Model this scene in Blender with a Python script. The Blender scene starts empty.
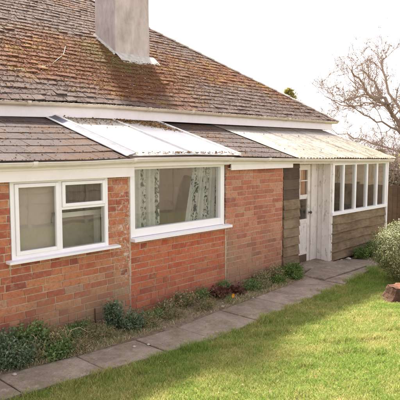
import bpy, math, random
import numpy as np
random.seed(7); rng = np.random.default_rng(7)
SC = bpy.context.scene
COL = SC.collection
PI = math.pi

# ------------------------------------------------------------------ mesh builder
class MB:
    def __init__(s):
        s.v = []; s.f = []; s.a = []; s.n = 0
    def add(s, verts, faces, rnd=None):
        b = s.n
        s.v.extend([tuple(map(float, p)) for p in verts]); s.n += len(verts)
        s.f.extend([tuple(b+i for i in f) for f in faces])
        r = random.random() if rnd is None else rnd
        s.a.extend([r]*len(faces))
        return s
    def box(s, x0, x1, y0, y1, z0, z1, j=0.0, rnd=None):
        vs = [(x, y, z) for z in (z0, z1) for y in (y0, y1) for x in (x0, x1)]
        if j: vs = [tuple(c+random.uniform(-j, j) for c in p) for p in vs]
        return s.add(vs, [(0,2,3,1),(4,5,7,6),(0,1,5,4),(2,6,7,3),(0,4,6,2),(1,3,7,5)], rnd)
    def hexa(s, p, rnd=None):   # 8 points: bottom 4 (ccw), top 4
        return s.add(p, [(3,2,1,0),(4,5,6,7),(0,1,5,4),(1,2,6,5),(2,3,7,6),(3,0,4,7)], rnd)
    def tube(s, pts, rad, seg=6, rnd=None, cap=True):
        pts = [np.array(p, float) for p in pts]
        if not hasattr(rad, '__len__'): rad = [rad]*len(pts)
        n = len(pts); vs = []; fs = []
        prev = None
        for i, p in enumerate(pts):
            t = pts[min(i+1, n-1)]-pts[max(i-1, 0)]
            t = t/(np.linalg.norm(t)+1e-9)
            a = np.array([0, 0, 1.]) if abs(t[2]) < .9 else np.array([1., 0, 0])
            if prev is not None: a = prev
            u = a - t*(a@t); u /= (np.linalg.norm(u)+1e-9); w = np.cross(t, u); prev = u
            for k in range(seg):
                an = 2*PI*k/seg
                vs.append(p+rad[i]*(math.cos(an)*u+math.sin(an)*w))
        for i in range(n-1):
            for k in range(seg):
                k2 = (k+1) % seg
                fs.append((i*seg+k, i*seg+k2, (i+1)*seg+k2, (i+1)*seg+k))
        if cap:
            fs.append(tuple(range(seg-1, -1, -1))); fs.append(tuple((n-1)*seg+k for k in range(seg)))
        return s.add(vs, fs, rnd)
    def lathe(s, c, prof, seg=16, rnd=None, jit=0):
        vs = []; fs = []
        for r, z in prof:
            for k in range(seg):
                an = 2*PI*k/seg; rr = r*(1+random.uniform(-jit, jit))
                vs.append((c[0]+rr*math.cos(an), c[1]+rr*math.sin(an), c[2]+z))
        for i in range(len(prof)-1):
            for k in range(seg):
                k2 = (k+1) % seg
                fs.append((i*seg+k, i*seg+k2, (i+1)*seg+k2, (i+1)*seg+k))
        fs.append(tuple(range(seg-1, -1, -1))); fs.append(tuple((len(prof)-1)*seg+k for k in range(seg)))
        return s.add(vs, fs, rnd)
    def quads(s, V, rnd, tri=False):   # V: (n,4,3) numpy, one face each
        n, m = V.shape[0], V.shape[1]
        b = s.n
        s.v.extend(map(tuple, V.reshape(-1, 3).tolist())); s.n += n*m
        s.f.extend([tuple(range(b+i*m, b+i*m+m)) for i in range(n)])
        s.a.extend(np.asarray(rnd).tolist())
        return s
    def build(s, name, mat, parent=None, smooth=False, bevel=0):
        me = bpy.data.meshes.new(name)
        off = np.array(parent_world(parent))
        V = np.array(s.v, float)-off
        me.from_pydata(V.tolist(), [], s.f)
        at = me.attributes.new('rnd', 'FLOAT', 'FACE')
        at.data.foreach_set('value', np.array(s.a, dtype=np.float32))
        if smooth: me.polygons.foreach_set('use_smooth', [True]*len(me.polygons))
        me.materials.append(mat)
        me.update()
        o = bpy.data.objects.new(name, me); COL.objects.link(o)
        if parent: o.parent = parent
        if bevel:
            m = o.modifiers.new('bevel', 'BEVEL'); m.width = bevel; m.segments = 2; m.limit_method = 'ANGLE'
        return o
def parent_world(p):
    w = np.zeros(3)
    while p is not None:
        w = w+np.array(p.location[:]); p = p.parent
    return w
def tag(o, label=None, cat=None, group=None, kind=None):
    if label: o['label'] = label
    if cat: o['category'] = cat
    if group: o['group'] = group
    if kind: o['kind'] = kind
    return o
def empty(name, loc, label, cat, group=None):
    o = bpy.data.objects.new(name, None); COL.objects.link(o); o.location = loc
    o.empty_display_size = .1
    return tag(o, label, cat, group)
def npmesh(name, V, nper, faces_per, A, mat, parent=None, extra=None):
    """V (n*nper,3); faces_per: list of index tuples (all same size); A per element"""
    n = len(V)//nper
    me = bpy.data.meshes.new(name)
    me.vertices.add(len(V)); me.vertices.foreach_set('co', (V-parent_world(parent)).astype(np.float32).ravel())
    base = (np.arange(n)*nper)[:, None]
    loops = np.concatenate([base+np.array(f)[None] for f in faces_per], axis=1).astype(np.int32)
    sizes = np.tile(np.array([len(f) for f in faces_per]), n)
    me.loops.add(loops.size); me.loops.foreach_set('vertex_index', loops.ravel())
    me.polygons.add(len(sizes))
    st = np.concatenate([[0], np.cumsum(sizes)[:-1]]).astype(np.int32)
    me.polygons.foreach_set('loop_start', st)
    me.polygons.foreach_set('loop_total', sizes.astype(np.int32))
    me.update(calc_edges=True)
    at = me.attributes.new('rnd', 'FLOAT', 'FACE')
    at.data.foreach_set('value', np.repeat(A, len(faces_per)).astype(np.float32))
    me.materials.append(mat); me.validate(); me.shade_flat()
    o = bpy.data.objects.new(name, me); COL.objects.link(o)
    if parent: o.parent = parent
    return o

# ------------------------------------------------------------------ materials
class NT:
    def __init__(s, name):
        s.m = bpy.data.materials.new(name); s.m.use_nodes = True
        s.t = s.m.node_tree; s.t.nodes.clear()
        s.out = s.t.nodes.new('ShaderNodeOutputMaterial')
        s.b = s.n('ShaderNodeBsdfPrincipled'); s.L(s.b.outputs[0], s.out.inputs[0])
        s.geo = s.n('ShaderNodeNewGeometry'); s.P = s.geo.outputs['Position']
    def n(s, t, **k):
        x = s.t.nodes.new(t)
        for a, v in k.items(): setattr(x, a, v)
        return x
    def L(s, a, b): s.t.links.new(a, b)
    def inp(s, sock, v):
        if isinstance(v, bpy.types.NodeSocket): s.L(v, sock)
        elif isinstance(v, (tuple, list)) and len(v) == 3 and sock.type == 'RGBA': sock.default_value = (*v, 1)
        else: sock.default_value = v
    def scale(s, vec, sc):
        x = s.n('ShaderNodeVectorMath', operation='MULTIPLY'); s.L(vec, x.inputs[0]); x.inputs[1].default_value = sc
        return x.outputs[0]
    def noise(s, scale=5, detail=4, rough=.6, vec=None, dist=0, out='Fac', sc3=None):
        x = s.n('ShaderNodeTexNoise'); v = vec or s.P
        if sc3: v = s.scale(v, sc3)
        s.L(v, x.inputs['Vector'])
        x.inputs['Scale'].default_value = scale; x.inputs['Detail'].default_value = detail
        x.inputs['Roughness'].default_value = rough; x.inputs['Distortion'].default_value = dist
        return x.outputs[out]
    def vor(s, scale, feature='F1', out='Distance', vec=None):
        x = s.n('ShaderNodeTexVoronoi', feature=feature); s.L(vec or s.P, x.inputs['Vector']); x.inputs['Scale'].default_value = scale
        return x.outputs[out]
    def ramp(s, fac, stops, interp='LINEAR'):
        x = s.n('ShaderNodeValToRGB'); s.L(fac, x.inputs[0]); r = x.color_ramp; r.interpolation = interp
        while len(r.elements) > 1: r.elements.remove(r.elements[-1])
        for i, (p, c) in enumerate(stops):
            e = r.elements[0] if i == 0 else r.elements.new(p)
            e.position = p
            if not hasattr(c, '__len__'): c = (c, c, c)
            e.color = (*c, 1)
        return x.outputs[0]
    def mix(s, f, a, b, mode='MIX'):
        x = s.n('ShaderNodeMix', data_type='RGBA', blend_type=mode)
        s.inp(x.inputs[0], f); s.inp(x.inputs[6], a); s.inp(x.inputs[7], b)
        return x.outputs[2]
    def math(s, op, a, b=0.0, clamp=False):
        x = s.n('ShaderNodeMath', operation=op); x.use_clamp = clamp
        s.inp(x.inputs[0], a); s.inp(x.inputs[1], b); return x.outputs[0]
    def mr(s, v, a, b, c=0.0, d=1.0):
        x = s.n('ShaderNodeMapRange'); s.inp(x.inputs[0], v)
        for i, q in enumerate((a, b, c, d)): x.inputs[i+1].default_value = q
        return x.outputs[0]
    def attr(s, n='rnd'):
        x = s.n('ShaderNodeAttribute'); x.attribute_name = n; return x.outputs['Fac']
    def xyz(s):
        x = s.n('ShaderNodeSeparateXYZ'); s.L(s.P, x.inputs[0]); return x.outputs
    def bump(s, h, st=.3, d=.01):
        x = s.n('ShaderNodeBump'); x.inputs['Strength'].default_value = st; x.inputs['Distance'].default_value = d
        s.L(h, x.inputs['Height']); s.L(x.outputs[0], s.b.inputs['Normal'])
    def fin(s, col, rough=.8, spec=.3, **k):
        s.inp(s.b.inputs['Base Color'], col); s.inp(s.b.inputs['Roughness'], rough)
        s.b.inputs['Specular IOR Level'].default_value = spec
        return s.m

def mat_brick(name, stops, stain=.5, seed=0, damp=None):
    t = NT(name); r = t.attr()
    base = t.ramp(r, stops, 'CONSTANT' if False else 'LINEAR')
    n1 = t.noise(38, 5, .7); n2 = t.noise(9, 4, .6); n3 = t.noise(1.3, 4, .6, dist=.4)
    c = t.mix(t.mr(n2, .4, .65, 0, .6), base, t.mix(.4, base, (.52, .3, .19)))
    c = t.mix(t.mr(t.noise(22, 4, .75, dist=.5), .48, .64, 0, .6), c, (.24, .095, .06))
    c = t.mix(t.mr(t.noise(11, 6, .8, dist=.3), .52, .68, 0, .5), c, (.6, .4, .28))
    c = t.mix(t.mr(n1, .3, .75, 0, .5), c, t.mix(.6, c, (.16, .07, .05)))
    # damp / algae staining near the ground and pale salts in patches
    z = t.xyz()[2]
    low = t.mr(t.math('ADD', z, t.mr(n3, .3, .7, -.35, .35)), .05, .75, 1, 0)
    c = t.mix(t.math('MULTIPLY', low, .62*stain+.1), c, (.2, .155, .105))
    if damp:
        dd = t.n('ShaderNodeVectorMath', operation='DISTANCE'); t.L(t.P, dd.inputs[0]); dd.inputs[1].default_value = damp
        dm = t.mr(t.math('ADD', dd.outputs['Value'], t.mr(n3, .3, .7, -.3, .3)), .35, .8, .5, 0)
        c = t.mix(dm, c, t.mix(t.mr(n2, .35, .65), (.3, .22, .15), (.24, .21, .13)))
    eff = t.mr(t.noise(3.2, 6, .75, dist=.6), .56, .74, 0, .5*stain)
    c = t.mix(eff, c, (.47, .38, .32))
    X = t.xyz()[0]
    near = t.math('MULTIPLY', t.mr(X, 3.95, 4.2, 0, 1), t.mr(X, 4.3, 4.32, 1, 0))
    near = t.math('MULTIPLY', near, t.math('MULTIPLY', t.mr(z, .3, .8), t.mr(z, 1.3, 1.9, 1, .5)))
    c = t.mix(t.math('MULTIPLY', near, t.mr(t.noise(17, 5, .75), .52, .6, 0, .85)), c, (.62, .56, .5))
    h = t.math('ADD', n1, t.math('MULTIPLY', n2, .6))
    t.bump(h, .5, .006)
    return t.fin(c, .9, .15)
def mat_mortar():
    t = NT('mortar'); n = t.noise(40, 4, .7); n3 = t.noise(1.6, 4, .6)
    c = t.ramp(n, [(0.3, (.4, .3, .22)), (.7, (.58, .45, .34))])
    z = t.xyz()[2]
    low = t.mr(t.math('ADD', z, t.mr(n3, .3, .7, -.3, .3)), .0, .6, .6, 0)
    c = t.mix(low, c, (.17, .145, .105))
    t.bump(n, .6, .004); return t.fin(c, .95, .1)
def mat_paint(name, col=(.78, .76, .72), dirt=.25, flake=0.0, rough=.45, wood=(.2, .14, .1)):
    t = NT(name); n = t.noise(6, 5, .7, dist=.5); n2 = t.noise(60, 3, .6); n3 = t.noise(14, 6, .75, sc3=(1, 1, .35))
    c = t.mix(t.mr(n, .45, .8, 0, dirt), col, (.42, .37, .28))
    c = t.mix(t.mr(n2, .6, .8, 0, dirt*.6), c, (.3, .26, .2))
    if flake:
        m = t.mr(n3, .62-flake*.2, .66-flake*.2, 0, .85)
        c = t.mix(t.math('MULTIPLY', m, .55), c, wood)
        h = t.math('SUBTRACT', t.math('MULTIPLY', n2, .2), m)
        t.bump(h, .5, .002)
    else: t.bump(t.noise(25, 3, .5), .12, .003)
    return t.fin(c, rough, .4)
def mat_board(name='weathered_boards', base=(.24, .165, .1), dark=(.085, .058, .038), pale=(.36, .28, .19)):
    t = NT(name); r = t.attr()
    g = t.noise(5, 6, .7, sc3=(.6, .6, 9), dist=.8); n2 = t.noise(2.5, 5, .65, dist=.5); n3 = t.noise(70, 3, .6, sc3=(.15, .15, 1))
    c = t.mix(t.mr(g, .35, .7), base, dark)
    c = t.mix(t.mr(n2, .42, .72, 0, .75), c, pale)
    c = t.mix(t.math('MULTIPLY', r, .3), c, (.2, .16, .1))
    c = t.mix(t.mr(n3, .55, .8, 0, .5), c, dark)
    t.bump(t.math('ADD', g, n3), .5, .006)
    return t.fin(c, .85, .15)
def mat_tile(name, moss=1.0, lean=False):
    t = NT(name); r = t.attr(); X, Y, Z = t.xyz()
    n1 = t.noise(30, 5, .75); n2 = t.noise(7, 5, .7, dist=.5); n3 = t.noise(.9, 4, .6, dist=.6); n4 = t.noise(14, 6, .8)
    if lean: base = t.ramp(r, [(0, (.07, .055, .05)), (.5, (.095, .076, .07)), (1, (.12, .1, .092))])
    else: base = t.ramp(r, [(0, (.075, .05, .042)), (.5, (.11, .075, .062)), (1, (.155, .115, .1))])
    c = t.mix(t.mr(n1, .35, .7, 0, .7), base, (.2, .15, .13) if not lean else (.14, .115, .105))
    c = t.mix(t.mr(t.noise(55, 4, .8), .5, .7, 0, .6), c, (.08, .055, .05))
    # grey lichen rosettes
    c = t.mix(t.mr(n4, .54, .62, 0, .5), c, (.28, .24, .215) if not lean else (.17, .15, .14))
    if not lean:
        # moss belt across the middle of the slope, heavy below the chimney
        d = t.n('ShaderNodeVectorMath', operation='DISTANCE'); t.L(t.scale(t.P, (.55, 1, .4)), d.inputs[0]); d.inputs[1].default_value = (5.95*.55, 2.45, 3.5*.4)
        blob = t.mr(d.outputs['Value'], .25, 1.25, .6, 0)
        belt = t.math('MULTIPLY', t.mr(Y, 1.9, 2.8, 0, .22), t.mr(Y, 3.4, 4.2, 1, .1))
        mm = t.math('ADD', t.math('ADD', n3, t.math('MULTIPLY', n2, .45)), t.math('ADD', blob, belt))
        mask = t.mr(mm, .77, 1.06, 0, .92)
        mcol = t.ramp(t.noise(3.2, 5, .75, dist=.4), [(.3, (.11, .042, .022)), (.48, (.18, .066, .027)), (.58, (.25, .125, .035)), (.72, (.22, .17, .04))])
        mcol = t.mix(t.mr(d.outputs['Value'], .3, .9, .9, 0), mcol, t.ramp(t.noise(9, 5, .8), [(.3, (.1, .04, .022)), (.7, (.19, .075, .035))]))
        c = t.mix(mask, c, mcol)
        d2 = t.n('ShaderNodeVectorMath', operation='DISTANCE'); t.L(t.P, d2.inputs[0]); d2.inputs[1].default_value = (6.35, 3.0, 3.85)
        gm = t.math('MULTIPLY', t.mr(d2.outputs['Value'], .2, .85, 1, 0), t.mr(n2, .35, .6))
        c = t.mix(gm, c, (.13, .14, .045))
    else:
        mm = t.math('ADD', n3, t.math('MULTIPLY', n2, .5))
        c = t.mix(t.mr(mm, .74, .95, 0, .8), c, (.13, .07, .035))
    t.bump(t.math('ADD', t.math('ADD', n1, n4), t.noise(70, 4, .8)), 1.0, .014)
    return t.fin(c, .92, .12)
def mat_simple(name, stops, scale=20, rough=.8, bump=.3, spec=.3, attr=False, dist=0, bd=.005, sc3=None):
    t = NT(name); n = t.noise(scale, 5, .65, dist=dist, sc3=sc3)
    f = t.attr() if attr else n
    c = t.ramp(f, stops)
    if attr: c = t.mix(t.mr(n, .3, .7, 0, .3), c, t.mix(.5, c, (.02, .02, .015)))
    if bump: t.bump(n, bump, bd)
    return t.fin(c, rough, spec)
def mat_leaf(name, stops, trans=.35, rough=.55, spec=.35):
    t = NT(name); c = t.ramp(t.attr(), stops)
    t.fin(c, rough, spec)
    tr = t.n('ShaderNodeBsdfTranslucent'); t.L(c, tr.inputs[0])
    mx = t.n('ShaderNodeMixShader'); mx.inputs[0].default_value = trans
    t.L(t.b.outputs[0], mx.inputs[1]); t.L(tr.outputs[0], mx.inputs[2]); t.L(mx.outputs[0], t.out.inputs[0])
    return t.m
def mat_glass(name='window_glass', ior=1.5):
    t = NT(name)
    tr = t.n('ShaderNodeBsdfTransparent'); tr.inputs[0].default_value = (.93, .94, .92, 1)
    gl = t.n('ShaderNodeBsdfGlossy'); gl.inputs['Roughness'].default_value = .02
    fr = t.n('ShaderNodeLayerWeight'); fr.inputs['Blend'].default_value = .5; fac = t.math('ADD', .035, t.math('MULTIPLY', t.math('POWER', fr.outputs['Facing'], 5.0), .8))
    bp = t.n('ShaderNodeBump'); bp.inputs['Strength'].default_value = .04; bp.inputs['Distance'].default_value = .02
    t.L(t.noise(3, 2, .5), bp.inputs['Height']); t.L(bp.outputs[0], gl.inputs['Normal'])
    mx = t.n('ShaderNodeMixShader'); t.L(fac, mx.inputs[0])
    t.L(tr.outputs[0], mx.inputs[1]); t.L(gl.outputs[0], mx.inputs[2])
    # thin film of grime
    df = t.n('ShaderNodeBsdfDiffuse'); df.inputs[0].default_value = (.55, .5, .42, 1)
    m2 = t.n('ShaderNodeMixShader'); t.L(t.mr(t.noise(4, 5, .7), .35, .8, .01, .09), m2.inputs[0])
    t.L(mx.outputs[0], m2.inputs[1]); t.L(df.outputs[0], m2.inputs[2]); t.L(m2.outputs[0], t.out.inputs[0])
    return t.m
def mat_plastic(name, col, trans, stain=0.0, streak=False):
    t = NT(name); c = col
    if stain:
        if streak:
            s1 = t.noise(5, 5, .75, sc3=(3, .3, .3), dist=.5); s2 = t.noise(7, 6, .8, dist=.8)
            c = t.mix(t.mr(s1, .42, .62, 0, .9*stain), c, (.17, .125, .075))
            c = t.mix(t.mr(s2, .53, .62, 0, .8*stain), c, (.1, .07, .05))
            X, Y, Z = t.xyz()
            gr = t.math('MULTIPLY', t.mr(t.math('ADD', Y, t.mr(s2, .3, .7, -.35, .35)), .55, 1.1, 0, 1), .75)
            c = t.mix(gr, c, (.16, .13, .11))
        else:
            c = t.mix(t.mr(t.noise(3, 5, .7), .5, .8, 0, stain), c, (.5, .42, .25))
            X, Y, Z = t.xyz()
            c = t.mix(t.mr(Y, .9, 1.5, 0, .4), c, (.6, .52, .34))
    t.fin(c, .35, .5)
    tr = t.n('ShaderNodeBsdfTranslucent'); t.inp(tr.inputs[0], c)
    mx = t.n('ShaderNodeMixShader'); mx.inputs[0].default_value = trans
    t.L(t.b.outputs[0], mx.inputs[1]); t.L(tr.outputs[0], mx.inputs[2]); t.L(mx.outputs[0], t.out.inputs[0])
    return t.m
def mat_curtain():
    t = NT('floral_curtain')
    n = t.noise(17, 4, .6, dist=1.2, sc3=(1, 1, .75)); X, Y, Z = t.xyz()
    band = t.math('SINE', t.math('MULTIPLY', X, 26.0))
    m = t.math('MULTIPLY', t.mr(n, .5, .56), t.mr(band, -.2, .3))
    c = t.mix(m, (.74, .74, .72), (.1, .115, .11))
    c = t.mix(t.mr(t.noise(11, 3, .6, dist=1), .55, .62, 0, .4), c, (.4, .46, .42))
    t.fin(c, .9, .1)
    tr = t.n('ShaderNodeBsdfTranslucent'); t.L(c, tr.inputs[0])
    mx = t.n('ShaderNodeMixShader'); mx.inputs[0].default_value = .3
    t.L(t.b.outputs[0], mx.inputs[1]); t.L(tr.outputs[0], mx.inputs[2]); t.L(mx.outputs[0], t.out.inputs[0])
    return t.m
def mat_grass(name='grass_blades'):
    t = NT(name); r = t.attr()
    P2 = t.scale(t.P, (1, 1, 0))
    n = t.noise(.9, 4, .6, vec=P2, dist=.4); n2 = t.noise(5, 4, .7, vec=P2); n3 = t.noise(16, 3, .6, vec=P2)
    fresh = t.ramp(r, [(0, (.13, .23, .035)), (.5, (.23, .33, .06)), (1, (.38, .46, .13))])
    dry = t.ramp(r, [(0, (.32, .3, .09)), (.6, (.52, .46, .17)), (1, (.7, .62, .34))])
    f = t.math('ADD', t.math('MULTIPLY', n, .75), t.math('MULTIPLY', n2, .45))
    f = t.math('ADD', f, t.math('MULTIPLY', n3, .35))
    c = t.mix(t.mr(f, .7, .92, 0, .85), fresh, dry)
    c = t.mix(t.mr(t.noise(2.6, 5, .75, vec=P2, dist=.6), .6, .7, 0, .45), c, (.26, .2, .1))
    t.fin(c, .6, .25)
    tr = t.n('ShaderNodeBsdfTranslucent'); t.L(c, tr.inputs[0])
    mx = t.n('ShaderNodeMixShader'); mx.inputs[0].default_value = .4
    t.L(t.b.outputs[0], mx.inputs[1]); t.L(tr.outputs[0], mx.inputs[2]); t.L(mx.outputs[0], t.out.inputs[0])
    return t.m
def mat_slab():
    t = NT('paving_slab'); r = t.attr()
    n = t.noise(30, 5, .7); n2 = t.noise(3, 5, .7, dist=.5); n3 = t.noise(9, 6, .8)
    c = t.ramp(r, [(0, (.31, .25, .2)), (1, (.43, .35, .285))])
    c = t.mix(t.mr(n2, .38, .62, 0, .75), c, (.19, .155, .11))
    c = t.mix(t.mr(t.noise(70, 4, .8), .45, .7, 0, .55), c, (.13, .1, .08))
    c = t.mix(t.mr(n, .5, .75, 0, .4), c, (.33, .29, .25))
    c = t.mix(t.mr(n3, .57, .66, 0, .6), c, (.48, .44, .38))
    c = t.mix(t.mr(t.noise(4, 6, .85), .52, .66, 0, .7), c, (.15, .145, .065))
    t.bump(t.math('ADD', n, t.math('MULTIPLY', n3, 1.5)), .8, .012); return t.fin(c, .92, .1)

M = {}
M['brickA'] = mat_brick('old_brick', [(0, (.22, .06, .045)), (.25, (.4, .105, .06)), (.5, (.5, .17, .08)), (.78, (.56, .26, .13)), (.93, (.46, .28, .18)), (1, (.33, .23, .18))], .55, 0, (3.75, 0, -.15))
M['brickB'] = mat_brick('red_brick', [(0, (.3, .06, .04)), (.35, (.5, .11, .055)), (.7, (.58, .155, .07)), (.9, (.56, .2, .1)), (.97, (.46, .24, .17)), (1, (.38, .27, .22))], .25)
M['brickC'] = mat_brick('pink_brick', [(0, (.29, .095, .075)), (.3, (.43, .15, .1)), (.65, (.52, .21, .13)), (.9, (.54, .28, .18)), (1, (.43, .28, .21))], .7, 0, (6.35, 0, .25))
M['mortar'] = mat_mortar()
M['frame'] = mat_paint('frame_paint', (.86, .85, .88), .1, 0, .4)
M['fascia'] = mat_paint('fascia_paint', (.83, .79, .82), .18, 0, .5)
M['gutter'] = mat_paint('gutter_plastic', (.78, .72, .7), .35, 0, .4)
M['gutterold'] = mat_paint('mossy_gutter', (.7, .62, .52), .9, 0, .7)
M['peel'] = mat_paint('peeling_paint', (.74, .69, .66), .4, .25, .6)
M['board'] = mat_board()
M['boarddark'] = mat_board('dark_boards', (.1, .065, .05), (.045, .03, .025), (.13, .09, .07))
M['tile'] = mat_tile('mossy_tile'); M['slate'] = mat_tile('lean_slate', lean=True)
M['render'] = mat_simple('chimney_render', [(.3, (.34, .29, .28)), (.5, (.46, .4, .385)), (.68, (.56, .5, .48))], 5, .9, .6, .15, dist=.2, sc3=(1, 1, .45))
M['cement'] = mat_simple('cement', [(.3, (.38, .35, .31)), (.7, (.6, .57, .53))], 14, .9, .5, .15)
M['lead'] = mat_simple('lead_flashing', [(.3, (.09, .09, .11)), (.7, (.17, .17, .2))], 9, .8, .3, .3)
M['white_strip'] = mat_simple('white_strip', [(.3, (.62, .6, .56)), (.7, (.8, .79, .76))], 9, .5, .1, .4)
M['ridge'] = mat_simple('hip_tile', [(.3, (.3, .25, .22)), (.55, (.46, .4, .36)), (.7, (.54, .5, .43))], 9, .9, .6, .1)
M['moss'] = mat_simple('moss', [(0, (.1, .045, .025)), (.5, (.16, .07, .032)), (.85, (.22, .12, .04)), (1, (.22, .18, .05))], 60, .95, .5, .05, attr=True)
M['mossgrey'] = mat_simple('grey_lichen', [(0, (.16, .12, .1)), (1, (.34, .3, .27))], 60, .95, .5, .05, attr=True)
M['glass'] = mat_glass()
M['skylight'] = mat_plastic('white_polycarbonate', (.86, .86, .86), .55, .3)
M['corr'] = mat_plastic('corrugated_fibreglass', (.56, .5, .37), .3, 1.0, True)
M['inner'] = mat_simple('interior_plaster', [(.3, (.66, .56, .45)), (.7, (.74, .64, .52))], 3, .9, .1, .1)
M['innerdark'] = mat_simple('interior_brown', [(.3, (.24, .15, .11)), (.7, (.38, .27, .2))], 4, .8, .3, .1)
M['floorin'] = mat_simple('interior_floor', [(.3, (.12, .09, .07)), (.7, (.18, .14, .1))], 4, .7, .1, .1)
M['curtain'] = mat_curtain()
M['curtaindark'] = mat_simple('dark_curtain', [(.35, (.03, .027, .027)), (.65, (.1, .085, .085))], 9, .9, 0, .1, sc3=(6, 1, .3))
M['blind'] = mat_simple('roller_blind', [(.3, (.42, .36, .33)), (.7, (.47, .4, .37))], 3, .85, .1, .1)
M['metal'] = mat_simple('dark_metal', [(.3, (.04, .04, .045)), (.7, (.09, .09, .09))], 20, .4, .1, .5)
M['slab'] = mat_slab()
M['soil'] = mat_simple('soil', [(.3, (.16, .12, .085)), (.7, (.34, .26, .19))], 22, .95, .9, .05, bd=.02)
M['lawn'] = mat_simple('lawn_soil', [(.3, (.1, .11, .035)), (.5, (.17, .17, .055)), (.7, (.26, .22, .1))], 9, .95, .8, .05, bd=.02)
M['grass'] = mat_grass()
M['straw'] = mat_leaf('dead_stems', [(0, (.12, .19, .05)), (.38, (.2, .27, .08)), (.5, (.38, .29, .17)), (.8, (.56, .43, .27)), (1, (.74, .6, .4))], .2)
M['leafg'] = mat_leaf('leaf_green', [(0, (.08, .15, .045)), (.5, (.16, .27, .08)), (1, (.32, .41, .17))])
M['leafblue'] = mat_leaf('leaf_bluegreen', [(0, (.07, .12, .065)), (.6, (.15, .22, .12)), (1, (.32, .38, .25))])
M['leafweed'] = mat_leaf('leaf_weed', [(0, (.08, .15, .03)), (.6, (.14, .23, .05)), (1, (.26, .34, .1))])
M['leafred'] = mat_leaf('leaf_red', [(0, (.09, .035, .03)), (.6, (.19, .08, .06)), (1, (.26, .16, .09))])
M['leafmix'] = mat_leaf('leaf_mixed_dry', [(0, (.12, .18, .07)), (.45, (.25, .27, .12)), (.7, (.45, .34, .19)), (1, (.62, .47, .3))])
M['petal'] = mat_leaf('petal_orange', [(0, (.75, .3, .02)), (1, (.85, .45, .03))], .3)
M['varieg'] = mat_leaf('leaf_variegated', [(0, (.06, .09, .035)), (.35, (.17, .2, .09)), (.7, (.34, .35, .17)), (1, (.56, .52, .3))], .3)
M['bark'] = mat_simple('bark', [(.3, (.16, .12, .1)), (.7, (.3, .24, .2))], 14, .9, .8, .1, bd=.02)
M['twig'] = mat_simple('twig', [(0, (.24, .18, .145)), (1, (.42, .33, .27))], 14, .9, .2, .1, attr=True)
M['stumpbark'] = mat_simple('stump_bark', [(.3, (.05, .028, .018)), (.7, (.13, .075, .05))], 20, .95, 1, .1, bd=.03, sc3=(1, 1, .3))
M['stumptop'] = mat_simple('stump_top', [(.3, (.05, .027, .018)), (.5, (.12, .055, .032)), (.7, (.22, .11, .06))], 14, .8, .5, .1)
M['litter'] = mat_simple('leaf_litter', [(0, (.2, .1, .04)), (.6, (.33, .2, .09)), (1, (.45, .34, .2))], 30, .9, .3, .1, attr=True)
M['fence'] = mat_board('fence_boards', (.13, .085, .06), (.06, .04, .03), (.16, .11, .08))
M['bouncefence'] = mat_board('tan_bounce_fence', (.4, .32, .25), (.24, .19, .14))
M['stone'] = mat_simple('pale_stone', [(.3, (.3, .27, .23)), (.7, (.5, .46, .4))], 20, .85, .4, .2)
M['conifer'] = mat_leaf('conifer_needles', [(0, (.13, .13, .03)), (.5, (.27, .24, .05)), (1, (.45, .37, .12))])
M['wire'] = mat_simple('pale_wire', [(.3, (.25, .19, .13)), (.7, (.33, .26, .18))], 20, .6, 0, .3)
M['hedge'] = mat_leaf('hedge_leaf', [(0, (.06, .05, .03)), (.5, (.12, .095, .06)), (1, (.2, .15, .1))])

# ------------------------------------------------------------------ roof helpers
def eave_z(x):    # the sagging lean-to gutter line, top of the gutter
    return float(np.interp(x, [2.5, 3.5, 4.4, 5.3, 6.9, 8.7, 11.45], [2.021, 2.027, 2.051, 2.052, 2.021, 1.987, 1.944]))
LY0, LY1, LZ1 = -.25, 1.64, 2.615
def lean(x, y, up=0.0):
    z0 = eave_z(x)+.012
    return (x, y, z0+(LZ1-z0)*(y-LY0)/(LY1-LY0)+up)
TM = math.tan(math.radians(34)); MX, MY, MZ = 11.99, 1.5, 2.84
def mainz(y): return MZ+TM*(y-MY)
RIDGE_Y = 5.8

# ================================================================== BUNGALOW
HOUSE = empty('bungalow', (5, 4, 0), 'red brick bungalow with mossy tiled hipped roof, lean-to and weatherboarded porch', 'house')

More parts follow.
